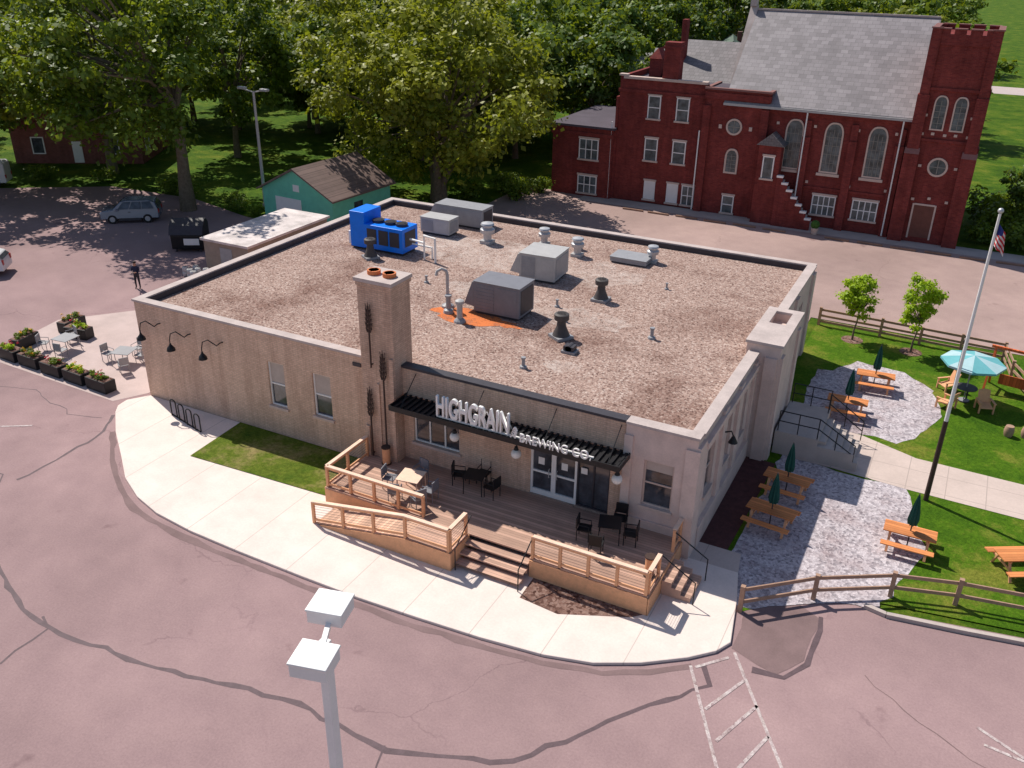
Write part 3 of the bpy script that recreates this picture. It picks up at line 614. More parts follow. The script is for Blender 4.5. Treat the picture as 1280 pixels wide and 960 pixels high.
cabinet("air_handler","light grey rooftop air handler on gravel roof",(14.55,12.9,RZ),1.9,1.9,1.35,GREYL,R(3),hood=1)
cabinet("air_handler","pale rooftop condenser unit near roof edge",(6.1,16.7,RZ),1.9,1.1,.95,GREYL)
cabinet("air_handler","long grey air handler at the roof edge",(6.4,19.0,RZ),3.2,1.3,1.15,GREYM,hood=1)
cabinet("roof_hatch","low dark roof hatch beside a vent",(17.6,17.4,RZ),2.0,1.3,.28,GREYM,curb=.05,group="roof hatches",grille=0)
t=thing("blue_chiller","bright blue chiller with dark fan coils on roof","chiller",(5.0,12.7,RZ))
B().box(-1.7,-.75,-.7,.9,.1,2.05).end("tall_cabinet",BLUE,t,bev=.02)
B().box(-.75,1.7,-.75,.75,.15,1.45).end("cabinet",BLUE,t,bev=.02)
for x in (-.25,.5,1.2): B().box(x-.3,x+.3,-.775,-.752,.45,1.25).end("coil",CHAR,t)
B().box(1.702,1.72,-.5,.5,.45,1.25).end("coil",CHAR,t)
for x in (-.3,.5,1.2): B().cyl(x,0,1.45,1.6,.33,.33,18,0).cyl(x,0,1.6,1.62,.26,.26,12,1).end("fan",[CHAR,BLACK],t)
B().box(-2.05,-1.7,-.4,.4,.1,.8).end("junction_box",WHITE,t)
B().box(-1.6,1.6,-.6,.6,0,.1).end("base",CHAR,t)
def cowl(loc,mat,label,s=1):
    t=thing("roof_vent",label,"roof vent",loc,0,"exhaust vents on the roof"); t.scale=(s,)*3
    B().box(-.38,.38,-.38,.38,0,.12).end("curb",GREYM,t)
    B().lathe(0,0,[(.12,.36),(.5,.2),(.75,.17),(.8,.3),(.86,.31),(1.02,.31),(1.06,.26),(1.06,.2),(.96,.18)],16).end("cowl",mat,t,smooth=True); return t
DGR=M("dark_weathered_vent",(.085,.075,.075),.6,.25)
c=cowl((18.35,11.2,RZ),DGR,"dark tapered exhaust cowl on gravel roof"); dup(c,(18.55,6.2,RZ),1,1.05); dup(c,(5.3,11.0,RZ),1,1.0)
def stack(loc,s,label="galvanised vent stack with round cap"):
    t=thing("vent_stack",label,"roof vent",loc,0,"vent stacks on the roof"); t.scale=(s,)*3
    B().box(-.28,.28,-.28,.28,0,.15).end("curb",GREYL,t)
    B().lathe(0,0,[(.15,.2),(.5,.2),(.52,.34),(.7,.36),(.8,.24),(.9,.24),(.92,.34),(1.0,.3),(1.06,.05)],16).end("cap",GALV,t,smooth=True); return t
s0=stack((9.4,16.4,RZ),1.15); 
for x,y,s in [(12.3,17.7,.95),(14.7,16.8,1.0),(18.6,17.8,.9),(14.3,17.9,.6)]: dup(s0,(x,y,RZ),0,s)
t=thing("gooseneck_pipe","white curved gooseneck vent pipe on roof","pipe",(12.5,6.9,RZ))
B().tube([(0,0,0),(0,0,1.55),(-.04,-.03,1.75),(-.2,-.15,1.85),(-.36,-.27,1.75),(-.4,-.3,1.55)],.075,10).end("pipe",GREYL,t,smooth=True); B().lathe(0,0,[(0,.3),(.1,.28),(.2,.1)],12).end("flashing",GREYM,t)
t=thing("vent_pipe","pale capped vent pipe beside a gooseneck","pipe",(13.9,5.6,RZ)); B().lathe(0,0,[(0,.13),(.85,.13),(.87,.2),(1.0,.2),(1.06,.1)],12).end("pipe",GREYL,t,smooth=True); B().lathe(0,0,[(0,.28),(.08,.26),(.2,.14)],12).end("flashing",GREYM,t)
t=thing("vent_pipe","grey exhaust pipe with collar on roof","pipe",(12.9,6.3,RZ)); B().lathe(0,0,[(0,.25),(.15,.22),(.2,.11),(.75,.11),(.77,.16),(.85,.16)],12).end("pipe",GREYM,t,smooth=True)
t=thing("pipe_frame","white bent pipework standing beside the blue chiller","pipe",(8.0,12.2,RZ))
B().tube([(-1.1,.2,.9),(-.1,0,.9),(-.1,0,1.3),(.7,-.2,1.3),(.7,-.2,0)],.06,8).tube([(-.1,0,.9),(-.1,0,0)],.05,8).end("pipework",WHITE,t,smooth=True); B().tube([(-1.1,.4,.6),(.2,.3,.6),(.2,.3,0)],.05,8).end("pipe",WHITE,t,smooth=True)
v=tag(B().lathe(0,0,[(0,.16),(.08,.14),(.1,.07),(.38,.07),(.4,.1),(.46,.1)],10).end("small_vent",GREYM,None,(18.5,2.7,RZ)),"short grey plumbing vent on gravel roof","roof vent","small roof vents")
for x,y,s in [(22.0,8.0,1.1),(16.9,9.4,.8),(18.0,7.9,.7),(9.9,9.2,.8),(20.6,14.2,.7)]: dup(v,(x,y,RZ),0,s)
t=thing("blower","small dark roof blower with square base","roof vent",(19.5,5.0,RZ)); B().box(-.22,.22,-.2,.2,.1,.3).tube([(0,-.2,.2),(0,.25,.2)],.14,12).end("housing",CHAR,t); B().box(-.3,.3,-.25,.25,0,.1).end("base",GREYM,t)
def blob(name,cx_,cy_,rx_,ry_,z_,mat,seed):
    r=random.Random(seed); sheet(name,[(cx_+rx_*math.cos(k*.3142)*r.uniform(.6,1.15),cy_+ry_*math.sin(k*.3142)*r.uniform(.6,1.15)) for k in range(20)],z_,mat)
def stainmat(name,col,th=.5,amax=1.0):
    m,nt,p=nodes(name); co=objco(nt); n=noise(nt,co,1.6,6,.8); f=noise(nt,co,12,3,.8)
    a=ramp(nt,mth(nt,'ADD',mth(nt,'MULTIPLY',n,.6),mth(nt,'MULTIPLY',f,.4)),[(th-.08,(0,0,0)),(th+.08,(amax,)*3)])
    nt.links.new(a,p.inputs["Alpha"]); p.inputs["Base Color"].default_value=c4(col); p.inputs["Roughness"].default_value=.9; return m
STR=stainmat("rust_stain",(.70,.19,.05),.44,.95); STW=stainmat("pale_stain",(.80,.68,.62),.52,.55)
blob("rust_stain",13.9,6.4,2.0,.95,4.668,STR,3); blob("rust_stain",15.6,6.35,1.1,.4,4.669,STR,4)
blob("pale_stain",19.7,3.6,.9,.6,4.668,STW,5); blob("pale_stain",10,14.5,4.5,2.8,4.667,STW,6); blob("pale_stain",18.5,8.6,2.6,1.4,4.667,STW,7); blob("pale_stain",6.5,15,2.5,2,4.669,STW,8); blob("pale_stain",13.5,9.6,3,1.6,4.67,STW,9); blob("pale_stain",16.5,14.5,3,2,4.671,STW,10)
# ------------------------------------------------------------------ side stairs
st=thing("side_entrance_stairs","concrete landing and steps with black railings","stairs",(27.52,9.1,.03))
B().box(0,1.8,0,3.2,0,1.08).end("landing",CONCG,st)
for i in range(5): B().box(1.8+.3*i,1.8+.3*(i+1),.3,2.6,0,1.08-.18*(i+1)+.001).end("step",CONCG,st)
B().box(1.8,3.3,.05,.3,0,.75).box(3.3,3.5,.05,.5,0,.4).end("cheek_wall",CONCG,st)
def brail(pts,h=.95):
    b=B(); pts=[Vector(p) for p in pts]
    for a,c in zip(pts,pts[1:]):
        for hh in (h,h*.5): b.tube([a+Vector((0,0,hh)),c+Vector((0,0,hh))],.024,6)
        n=max(1,round((c-a).length/.9))
        for i in range(n+1): p=a+(c-a)*i/n; b.tube([p,p+Vector((0,0,h))],.024,6)
    b.end("railing",BLACK,st)
brail([(.1,.08,1.08),(1.75,.08,1.08),(3.3,.1,.2)]); brail([(1.75,2.75,1.08),(3.3,2.75,.1)]); brail([(.1,3.1,1.08),(1.75,3.1,1.08)])
# ------------------------------------------------------------------ picnic tables & umbrellas
def picnic(loc,rz):
    t=thing("picnic_table","orange wooden picnic table with attached benches","picnic table",loc,rz,"picnic tables in the beer garden")
    B().box(-.9,.9,-.37,.37,.72,.76).end("tabletop",WOODO,t)
    for y in (-.72,.72): B().box(-.9,.9,y-.14,y+.14,.43,.47).end("bench",WOODO,t)
    for x in (-.65,.65):
        b=B(); b.beam((x,-.25,.72),(x,-.6,0),.09,.05); b.beam((x,.25,.72),(x,.6,0),.09,.05); b.box(x-.02,x+.02,-.8,.8,.35,.43); b.box(x+.022,x+.05,-.35,.35,.64,.718); b.end("leg_frame",WOODV,t)
    return t
UMB=M("dark_green_canvas",(.015,.085,.07),.8,.2)
def umb(loc):
    t=thing("closed_umbrella","closed dark green umbrella rising from picnic table","umbrella",loc,0,"closed umbrellas over the tables")
    B().cyl(0,0,0,2.35,.025,.025,8).end("pole",CHAR,t)
    n=16; b=B(); prof=[(1.05,.17),(1.25,.21),(1.6,.17),(2.0,.10),(2.3,.03)]
    for z_,r_ in prof:
        for k in range(n): a=2*math.pi*k/n; rr=r_*(1 if k%2 else .62); b.v.append((rr*math.cos(a),rr*math.sin(a),z_))
    for i in range(len(prof)-1):
        for k in range(n): b.f.append((i*n+k,i*n+(k+1)%n,(i+1)*n+(k+1)%n,(i+1)*n+k)); b.m.append(0)
    b.f.append(tuple((len(prof)-1)*n+k for k in range(n))); b.m.append(0)
    b.end("canopy",UMB,t); return t
P=[(30.6,18.0,5),(29.8,14.4,3),(28.75,6.1,-4),(28.7,3.5,-6),(33.5,4.5,0),(37.2,4.9,30)]
p0=picnic((P[0][0],P[0][1],.025),R(P[0][2])); u0=umb((P[0][0]-.02,P[0][1],.02))
for i,(x,y,a) in enumerate(P[1:]):
    dup(p0,(x,y,.025),R(a)); 
    if i<4: dup(u0,(x,y,.02),i)
t=thing("patio_umbrella","open pale teal umbrella over a round table","umbrella",(34.7,18.7,.02))
B().cyl(0,0,0,2.4,.03,.03,8).cyl(0,0,0,.06,.25,.25,12).end("pole",GREYM,t)
b=B(); n=8
rim=[(1.45*math.cos(2*math.pi*k/n),1.45*math.sin(2*math.pi*k/n),2.08) for k in range(n)]
for k in range(n): b.poly([rim[k],rim[(k+1)%n],(0,0,2.42)],k%2)
for k in range(n): a,c=rim[k],rim[(k+1)%n]; b.poly([a,c,(c[0],c[1],1.98),(a[0],a[1],1.98)],k%2)
b.end("canopy",[M("teal_canvas",(.14,.42,.46),.8,.1),M("pale_teal_canvas",(.40,.58,.62),.8,.1)],t,recalc=False)
t=thing("garden_table","round dark table beneath the teal umbrella","table",(34.7,18.7,.02)); B().lathe(0,0,[(.70,.5),(.73,.5)],18).end("tabletop",CHAR,t); B().cyl(.1,.1,.0,.7,.04).cyl(0,0,0,.04,.28).end("pedestal",CHAR,t)
def adir(loc,rz,mat):
    t=thing("lounge_chair","slatted wooden lounge chair on the lawn","chair",loc,rz,"lounge chairs on the lawn")
    B().obox((0,.1,.32),(.55,.55,.04),0,0,-.15).end("seat",mat,t)
    b=B()
    for k in range(5): b.obox((-.22+.11*k,-.28,.62),(.111,.03,.75-.04*abs(k-2)),0,0,.35)
    b.end("backrest",mat,t)
    for x in (-.32,.32): B().box(x-.05,x+.05,-.3,.4,.52,.55).end("armrest",mat,t); B().box(x-.03,x+.03,.3,.38,0,.52).end("leg",mat,t);B().box(x-.03,x+.03,-.3,-.22,0,.52).end("leg",mat,t)
    return t
a0=adir((35.6,18.0,.02),R(200),WOODV); dup(a0,(34.0,17.4,.02),R(60)); dup(a0,(33.9,19.6,.02),R(130))
k0=tag(B().lathe(0,0,[(0,.17),(.1,.2),(.25,.22),(.4,.2),(.5,.17)],14).end("barrel",WOODF,None,(36.7,15.8,.02),smooth=True),"small weathered wooden barrel standing on the lawn","barrel","barrels on the lawn"); dup(k0,(37.4,16.0,.02))
ORNG=plankmat("red_orange_timber",(.75,.16,.05),1,.15)
sw=thing("swing_frame","red orange timber A-frame swing on the lawn","swing",(36.9,20.6,.02),R(80))
for y in (-1.3,1.3):
    B().beam((-.8,y,0),(0,y,2.2),.1,.1).beam((.8,y,0),(0,y,2.2),.1,.1).beam((-.5,y,.8),(.5,y,.8),.08,.08).end("leg_frame",ORNG,sw)
B().box(-.06,.06,-1.5,1.5,2.2,2.32).end("crossbeam",ORNG,sw); b=B().box(-.3,.3,-.8,.8,.5,.55).obox((-.32,0,.8),(.05,1.6,.5)); b.end("bench",ORNG,sw)
for y in (-.7,.7): B().tube([(0,y,.55),(0,y,2.2)],.012,5).end("chain",CHAR,sw)
lp=thing("cafe_light_post","slim black post for string lights on lawn","post",(34.1,17.6,.02)); B().cyl(0,0,0,3.4,.04,.04,8).end("post",BLACK,lp); B().cyl(0,0,3.4,3.6,.08,.02,8).end("cap",BLACK,lp)
def fence(pts,label,h=1.1,nr=3,sp=2.3):
    t=thing("rail_fence",label,"fence",(pts[0][0],pts[0][1],0)); o=Vector((pts[0][0],pts[0][1])); r=random.Random(len(pts))
    P=[Vector(p)-o for p in pts]; seen=[]
    for a,c in zip(P,P[1:]):
        n=max(1,round((c-a).length/sp))
        for i in range(n+1):
            p=a+(c-a)*i/n
            if not any((p-s).length<.3 for s in seen): seen.append(p); q=B().box(-.075,.075,-.075,.075,0,h+r.uniform(.0,.09)).end("post",WOODF,t,(p.x,p.y,0)); q.rotation_euler=(r.uniform(-.02,.02),r.uniform(-.02,.02),0)
        for k in range(nr):
            zz=h*(k+1)/nr-.1; B().beam((a.x,a.y-.0,zz),(c.x,c.y,zz),.05,.13).end("rail",WOODF,t)
    return t
fence([(28.95,-1.9),(31.0,-.1),(33.3,1.3),(35.3,1.9),(37.6,2.3),(46,3.2)],"weathered split rail fence along gravel yard",1.0,2)
fence([(26.6,25.3),(30,25.2),(36.3,24.9),(36.7,22.4),(37.6,20.2)],"weathered rail fence between lawn and rear lot",1.05,3)
fence([(37.6,20.2),(42,19.8)],"weathered rail fence beside the timber swing",1.05,3)
fp=thing("flagpole","tall white flagpole with limp striped flag","flagpole",(33.85,8.3,.02))
B().tube([(0,0,0),(0,0,3.6)],[.1,.09],12).end("base",IRON,fp,smooth=True); B().tube([(0,0,3.6),(0,0,11.7)],[.075,.045],12).end("pole",WHITE,fp,smooth=True); B().sphere((0,0,11.8),.1,12).end("finial",GALV,fp,smooth=True)
m,nt,p=nodes("flag_cloth"); co=objco(nt); s=nt.nodes.new("ShaderNodeSeparateXYZ"); nt.links.new(co,s.inputs[0])
fr=mth(nt,'LESS_THAN',mth(nt,'FRACT',mth(nt,'DIVIDE',mth(nt,'ADD',s.outputs[0],mth(nt,'MULTIPLY',s.outputs[2],.8)),.14)),.5)
c=mix(nt,(.75,.72,.7),(.55,.02,.03),fr); cant=mth(nt,'MULTIPLY',mth(nt,'GREATER_THAN',s.outputs[2],10.95),mth(nt,'LESS_THAN',s.outputs[0],.25)); c=mix(nt,c,(.02,.03,.2),cant); nt.links.new(c,p.inputs["Base Color"]); p.inputs["Roughness"].default_value=.8
b=B(); NX=9
for j_ in range(9):
    for i in range(NX):
        u=i/(NX-1); vz=j_/8; x=.06+u*(.26+.1*vz); b.v.append((x,.08*math.sin(u*9+vz*2)*(.4+vz),11.35-vz*.8-u*.3))
for j_ in range(8):
    for i in range(NX-1): a=j_*NX+i; b.f.append((a,a+1,a+NX+1,a+NX)); b.m.append(0)
b.end("flag",m,fp,smooth=True,recalc=False)
lpx=thing("street_light","tall grey parking lot light pole","street light",(-17.6,28.4,0))
B().cyl(0,0,0,.5,.25,.22,12).end("base",CONCG,lpx); B().tube([(0,0,.5),(0,0,9.2)],[.14,.10],12).end("pole",GREYL,lpx,smooth=True)
B().tube([(-1.0,-.1,9.35),(0,0,9.15),(1.0,.1,9.35)],.05,8).end("arm",GREYL,lpx)
for x in (-1.1,1.1): B().box(x-.35,x+.35,-.2,.2,9.3,9.48).end("lamp_head",GREYL,lpx,bev=.04)
fg=thing("street_light","white pole with two square lamp heads","street light",(26.45,-19.35,0)); ZT=11.62
B().cyl(0,0,0,.8,.3,.3,16).end("base",CONCG,fg); b=B(); b.box(-.07,.07,-.07,.07,.8,ZT-.02); b.end("pole",WHITE,fg,bev=.01)
B().beam((.18,-.36,ZT-.04),(-.22,.42,ZT-.04),.07,.07).end("arm",WHITE,fg)
HA=R(14)
for t_ in ((.17,-.40),(-.27,.50)):
    hd=B(); hd.obox((t_[0],t_[1],ZT+.03),(.50,.45,.2),HA); hd.obox((t_[0],t_[1],ZT+.145),(.53,.48,.035),HA); hd=hd.end("lamp_head",WHITE,fg,bev=.012)
    B().obox((t_[0],t_[1],ZT-.078),(.43,.38,.015),HA).end("lens",GLOBE,hd)
# ------------------------------------------------------------------ shed, garage, houses
sh2=thing("flat_roof_shed","low shed with pale flat roof behind building","shed",(-8.55,18.5,0))
B().box(-1.85,1.85,-4,4,0,2.3).end("wall",M("shed_wall",(.3,.24,.2),.8,.15),sh2); B().box(-2.0,2.0,-4.15,4.15,2.3,2.45).end("roof",M("pale_roof_membrane",(.62,.55,.54),.7,.4,.9),sh2)
B().box(-.5,.5,-4.03,-4.0,0,2.0).end("door",GREYM,sh2)
def house(name,label,loc,rz,sx,sy,h,rh,wm,rm,cat="house",wins=True,chim=True,door=True):
    t=thing(name,label,cat,loc,rz)
    b=B(); b.box(-sx/2,sx/2,-sy/2,sy/2,0,h)
    for y in (-sy/2,sy/2-.1): b.ext([(-sx/2,y,h),(sx/2,y,h),(0,y,h+rh)],(0,.1,0))
    b.end("wall",wm,t)
    e=.35; k=rh/(sx/2); rf=B()
    for s in (-1,1):
        rf.ext([(s*(sx/2+e),-sy/2-e,h-e*k),(0,-sy/2-e,h+rh+.0),(0,-sy/2-e,h+rh+.14),(s*(sx/2+e),-sy/2-e,h-e*k+.12)],(0,sy+2*e,0))
    rf=rf.end("roof",rm,t)
    if chim: B().box(.6,1.3,-.4,.4,h,h+rh+1.0).end("chimney",BRICKH,rf)
    if wins:
        for zz in ([1.0] if h<4 else [1.0,3.8]):
            if zz+1.5>h: continue
            for f in (-.3,.28):
                g=B().box(f*sx-.5,f*sx+.5,-sy/2-.03,-sy/2-.005,zz,zz+1.4).end("window",GLASS,t); B().box(f*sx-.6,f*sx-.5,-sy/2-.06,-sy/2,zz-.1,zz+1.5).box(f*sx+.5,f*sx+.6,-sy/2-.06,-sy/2,zz-.1,zz+1.5).box(f*sx-.5,f*sx+.5,-sy/2-.06,-sy/2,zz+1.4,zz+1.5).box(f*sx-.5,f*sx+.5,-sy/2-.06,-sy/2,zz-.1,zz).end("frame",WHITE,g)
                g=B().box(sx/2+.005,sx/2+.03,f*sy-.5,f*sy+.5,zz,zz+1.4).end("window",GLASS,t); B().box(sx/2,sx/2+.06,f*sy-.6,f*sy-.5,zz-.1,zz+1.5).box(sx/2,sx/2+.06,f*sy+.5,f*sy+.6,zz-.1,zz+1.5).box(sx/2,sx/2+.06,f*sy-.5,f*sy+.5,zz+1.4,zz+1.5).box(sx/2,sx/2+.06,f*sy-.5,f*sy+.5,zz-.1,zz).end("frame",WHITE,g)
    if door: B().box(-.45,.45,-sy/2-.05,-sy/2-.005,.1,2.1).end("door",WHITE,t)
    return t
gar=house("garage","mint green garage with brown shingle gable roof",(-11.9,29.3,0),R(-4),7,6.8,2.6,1.75,MINT,SHIN,"garage",False,False,False)
B().box(-2.2,.4,-3.44,-3.405,0,2.1).end("garage_door",WHITE,gar); B().box(3.505,3.53,-1,0,1.1,1.9).end("window",GLASS,gar); B().box(-.3,.3,-3.44,-3.405,2.7,3.2).end("attic_vent",WHITE,gar)
house("brick_house","red brick house with white trim under trees",(-46,36,0),R(30),12,9,5.0,3,BRICKH,SHING)
for (x,y,a,wm,rm,hh,lb) in HS: house("house",lb,(x,y,0),R(a),11,12,hh,3.4,wm,rm)
# ------------------------------------------------------------------ church
CY=46.3
chu=thing("brick_church","red brick church with slate roof and tower","church")
b=B()
b.box(17.8,28.2,CY,60.7,0,8.9)
b.ext([(13.8,CY+3.2,9.2),(13.8,60.7,8.9),(13.8,53.5,15.05)],(.5,0,0)); b.box(13.8,14.3,CY+2,60.7,0,9.2); b.ext([(27.6,CY,8.9),(27.6,60.7,8.9),(27.6,53.5,14.9)],(.4,0,0))
b.box(14.3,17.8,52,60.7,0,8.9)
for x in (20.9-.3,24.0,27.3): b.box(x,x+.6,CY-.35,CY,0,6.8); b.box(x+.05,x+.55,CY-.22,CY,6.8,8.0)
b.box(17.8,28.2,CY-.12,CY,8.3,8.9); b.box(17.8,28.2,CY-.1,CY,2.9,3.1)
b.end("nave_wall",BRICKR,chu)
b=B(); b.box(12.85,17.8,CY-.25,CY+4,0,9.7); b.box(12.75,17.9,CY-.35,CY+.0,9.0,9.5)
for x in (12.75,17.3): b.box(x,x+.6,CY-.5,CY-.25,0,8.5)
b.end("transept_wall",BRICKR,chu)
b=B(); b.box(12.7,17.95,CY-.42,CY-.05,9.7,9.85); b.box(12.7,13.0,CY-.05,CY+4,9.7,9.85); b.box(17.65,17.95,CY-.05,CY+4,9.7,9.85); b.end("coping",M("red_coping",(.25,.12,.11),.8,.15),chu)
b=B(); b.box(5.5,12.85,CY,58,0,9.6); b.box(5.5,5.8,CY,58,9.6,10.15); b.box(5.8,12.85,CY,CY+.3,9.6,9.95); b.box(5.4,12.85,CY-.1,CY,8.9,9.15); b.box(5.3,5.5,CY-.2,CY+.5,0,8.5)
b.end("school_wall",BRICKR,chu)
b=B(); b.box(5.4,6.1,CY-.12,CY+.4,10.15,10.3); b.box(5.8,12.8,CY-.14,CY+.36,9.95,10.151); b.end("coping",STONEL,chu)
B().box(5.8,12.85,CY+.3,58,9.6,9.72).end("flat_roof",TARROOF,chu); B().box(12.9,17.7,CY,CY+3.9,9.7,9.74).end("flat_roof",TARROOF,chu)
B().ext([(6.5,50.5,9.7),(13.7,50.5,9.7),(13.7,54,11.6),(6.5,54,11.6)],(0,.1,0)).end("hipped_roof",SHING,chu); B().ext([(8,49.5,9.72),(13.75,49.5,9.72),(13.75,55,12.4),(8,55,12.4)],(0,.3,-.02)).end("hipped_roof",SHING,chu)
b=B(); b.box(-.2,5.3,45.8,56,0,5.8); b.box(-.3,5.4,45.7,45.8,5.1,5.4); b.end("annex_wall",BRICKR,chu)
B().box(-.4,5.5,45.6,56.2,5.8,5.98).end("annex_roof",TARROOF,chu)
B().box(9.0,10.3,CY+.05,CY+1.1,9.7,12.9).box(8.92,10.38,CY-.03,CY+1.18,12.4,12.6).end("chimney",BRICKR,chu); B().box(8.5,8.9,52,52.8,9.7,14.2).end("chimney",BRICKR,chu)
b=B(); b.box(6.6,7.6,50,51,9.7,11.2); b.ext([(6.5,49.9,11.2),(7.7,49.9,11.2),(7.1,50.5,12.0)],(0,1.2,0)); b.end("dormer",BRICKR,chu)
rf=B(); sl=(15.0-9.0)/(53.5-CY)
rf.ext([(14.3,CY-.35,9.0-.35*sl),(14.3,53.5,15.0),(14.3,53.5,15.15),(14.3,CY-.35,9.15-.35*sl)],(13.85,0,0)); rf.ext([(14.3,61,8.8),(14.3,53.5,15.0),(14.3,53.5,15.15),(14.3,61,8.95)],(13.85,0,0))
rf.end("slate_roof",SLATE,chu)
b=B(); b.ext([(13.7,CY+3.2,9.3),(13.7,53.5,15.2),(13.7,53.5,15.5),(13.7,CY+3.2,9.6)],(.6,0,0)); b.ext([(13.7,61,9.0),(13.7,53.5,15.2),(13.7,53.5,15.5),(13.7,61,9.3)],(.6,0,0)); b.box(13.7,14.2,53.2,53.8,15.4,15.9); b.box(14.3,28.1,53.4,53.6,15.12,15.25); b.end("gable_coping",COPE,chu)
B().box(14.3,28.1,CY-.5,CY-.36,8.62,8.8).end("gutter",GREYL,chu)
for x in (20.75,27.55,12.6,5.15): B().tube([(x,CY-.45,8.6 if x>18 else 6.5),(x,CY-.45,.1)],.055,8).end("downspout",WHITE,chu)
tw=B(); tw.box(28.3,32.5,CY-.5,50.6,0,13.9); tw.box(28.2,32.6,CY-.6,50.7,13.9,14.6)
for (x0,x1) in [(28.0,29.0),(31.8,32.8)]:
    for (y0,y1) in [(CY-.9,CY+.1),(49.9,50.9)]:
        tw.box(x0,x1,y0,y1,0,6.5); tw.box(x0+.1,x1-.1,y0+.12,y1-.12,6.5,10.6); tw.box(x0+.18,x1-.18,y0+.22,y1-.22,10.6,14.95)
for i in range(4):
    x=28.55+i*1.0; tw.box(x+.05,x+.8,CY-.6,CY-.3,14.6,14.92); tw.box(x+.05,x+.8,50.4,50.7,14.6,14.92)
    y=CY+.1+i*1.0; tw.box(28.2,28.5,y+.05,y+.8,14.6,14.92); tw.box(32.3,32.6,y+.05,y+.8,14.6,14.92)
tw.box(28.3,32.5,CY-.62,CY-.5,10.9,11.1); tw.box(28.3,32.5,CY-.62,CY-.5,7.4,7.6)
tw=tw.end("tower",BRICKR,chu)
b=B()
for i in range(4):
    x=28.55+i*1.0; b.box(x+.02,x+.83,CY-.66,CY-.24,14.92,15.0); b.box(x+.02,x+.83,50.34,50.76,14.92,15.0)
    y=CY+.1+i*1.0; b.box(32.24,32.66,y+.02,y+.83,14.92,15.0); b.box(28.14,28.56,y+.02,y+.83,14.92,15.0)
for (x0,x1) in [(28.0,29.0),(31.8,32.8)]: b.ext([(x0,CY-.95,6.5),(x1,CY-.95,6.5),(x1,CY-.75,6.9),(x0,CY-.75,6.9)],(0,.1,0)); b.box(x0+.12,x1-.12,CY-.74,CY-.6,14.95,15.05)
b.end("coping",M("tower_coping",(.26,.12,.11),.8,.15),tw)
def archwin(par,cx_,w,z0,z1,y,round_=False,glass=GLASSC,fr=STONEL,fwid=.14,name="arched_window"):
    n=8; h=w/2
    def prof(hw,zb,zt):
        P=[(cx_-hw,zb),(cx_+hw,zb)]; zs=zt-hw*1.35
        for k in range(n+1):
            t=k/n; P.append((cx_+hw*math.cos(t*math.pi/2)**.75,zs+(zt-zs)*math.sin(t*math.pi/2)))
        for k in range(n-1,-1,-1):
            t=k/n; P.append((cx_-hw*math.cos(t*math.pi/2)**.75,zs+(zt-zs)*math.sin(t*math.pi/2)))
        return P
    if round_:
        zc=(z0+z1)/2; pr=lambda hw:[(cx_+hw*math.cos(k*math.pi/10),zc+hw*math.sin(k*math.pi/10)) for k in range(20)]
        ins,out=pr(h),pr(h+fwid)
    else: ins,out=prof(h,z0,z1),prof(h+fwid,z0-fwid,z1+fwid)
    g=B().ext([(x,y-.03,z_) for x,z_ in ins],(0,.025,0)).end(name,glass,par)
    f=B(); N=len(ins)
    for i in range(N):
        q_=(i+1)%N; f.ext([(ins[i][0],y-.08,ins[i][1]),(ins[q_][0],y-.08,ins[q_][1]),(out[q_][0],y-.08,out[q_][1]),(out[i][0],y-.08,out[i][1])],(0,.078,0))
    f.end("frame",fr,g)
    m_=B()
    if round_: m_.box(cx_-.03,cx_+.03,y-.06,y-.032,zc-h,zc+h); m_.box(cx_-h,cx_+h,y-.055,y-.033,zc-.03,zc+.03)
    else:
        for k in ((-1,0,1) if w>1 else (0,)): m_.box(cx_+k*w/4-.02,cx_+k*w/4+.02,y-.06,y-.032,z0,z1-w*.35-abs(k)*.2)
        for k in range(1,5): zz=z0+(z1-z0)*k/5.5; m_.box(cx_-h,cx_+h,y-.055,y-.033,zz-.018,zz+.018)
    m_.end("mullion",M("muted_mullion",(.25,.24,.22),.6,.1),g)
    return g
for cx_ in (19.95,22.85,26.0): 
    g=archwin(chu,cx_,1.15,4.35,7.9,CY,fwid=.12); B().box(cx_-.85,cx_+.85,CY-.14,CY,4.0,4.2).end("sill",STONEL,g)
for cx_ in (29.75,31.05): archwin(tw,cx_,.72,8.3,10.5,CY-.5,fwid=.1)
archwin(tw,30.4,1.1,5.1,6.2,CY-.5,True); archwin(chu,15.3,1.0,6.5,7.5,CY-.25,True); archwin(chu,15.4,.8,3.5,5.2,CY-.25)
def cwin(par,x0,x1,z0,z1,y,glass=GLASSC,mh=1,mv=0,name="window"):
    g=B().box(x0,x1,y-.03,y-.005,z0,z1).end(name,glass,par); f=B(); w=.09
    f.box(x0-w,x0,y-.07,y-.002,z0,z1); f.box(x1,x1+w,y-.07,y-.002,z0,z1); f.box(x0-w,x1+w,y-.07,y-.002,z1,z1+w)
    for k in range(1,mh+1): zz=z0+(z1-z0)*k/(mh+1); f.box(x0,x1,y-.06,y-.032,zz-.035,zz+.035)
    for k in range(1,mv+1): xx=x0+(x1-x0)*k/(mv+1); f.box(xx-.035,xx+.035,y-.058,y-.031,z0,z1)
    f.end("frame",WHITE,g); B().box(x0-.18,x1+.18,y-.16,y-.002,z0-.14,z0).end("sill",STONEL,g); B().box(x0-.15,x1+.15,y-.1,y-.002,z1+w,z1+w+.14).end("lintel",STONEL,g)
for (a,c) in [(8.1,9.0),(10.5,11.4)]: cwin(chu,a,c,7.0,8.7,CY); cwin(chu,a-.02,c+.03,3.6,5.3,CY)
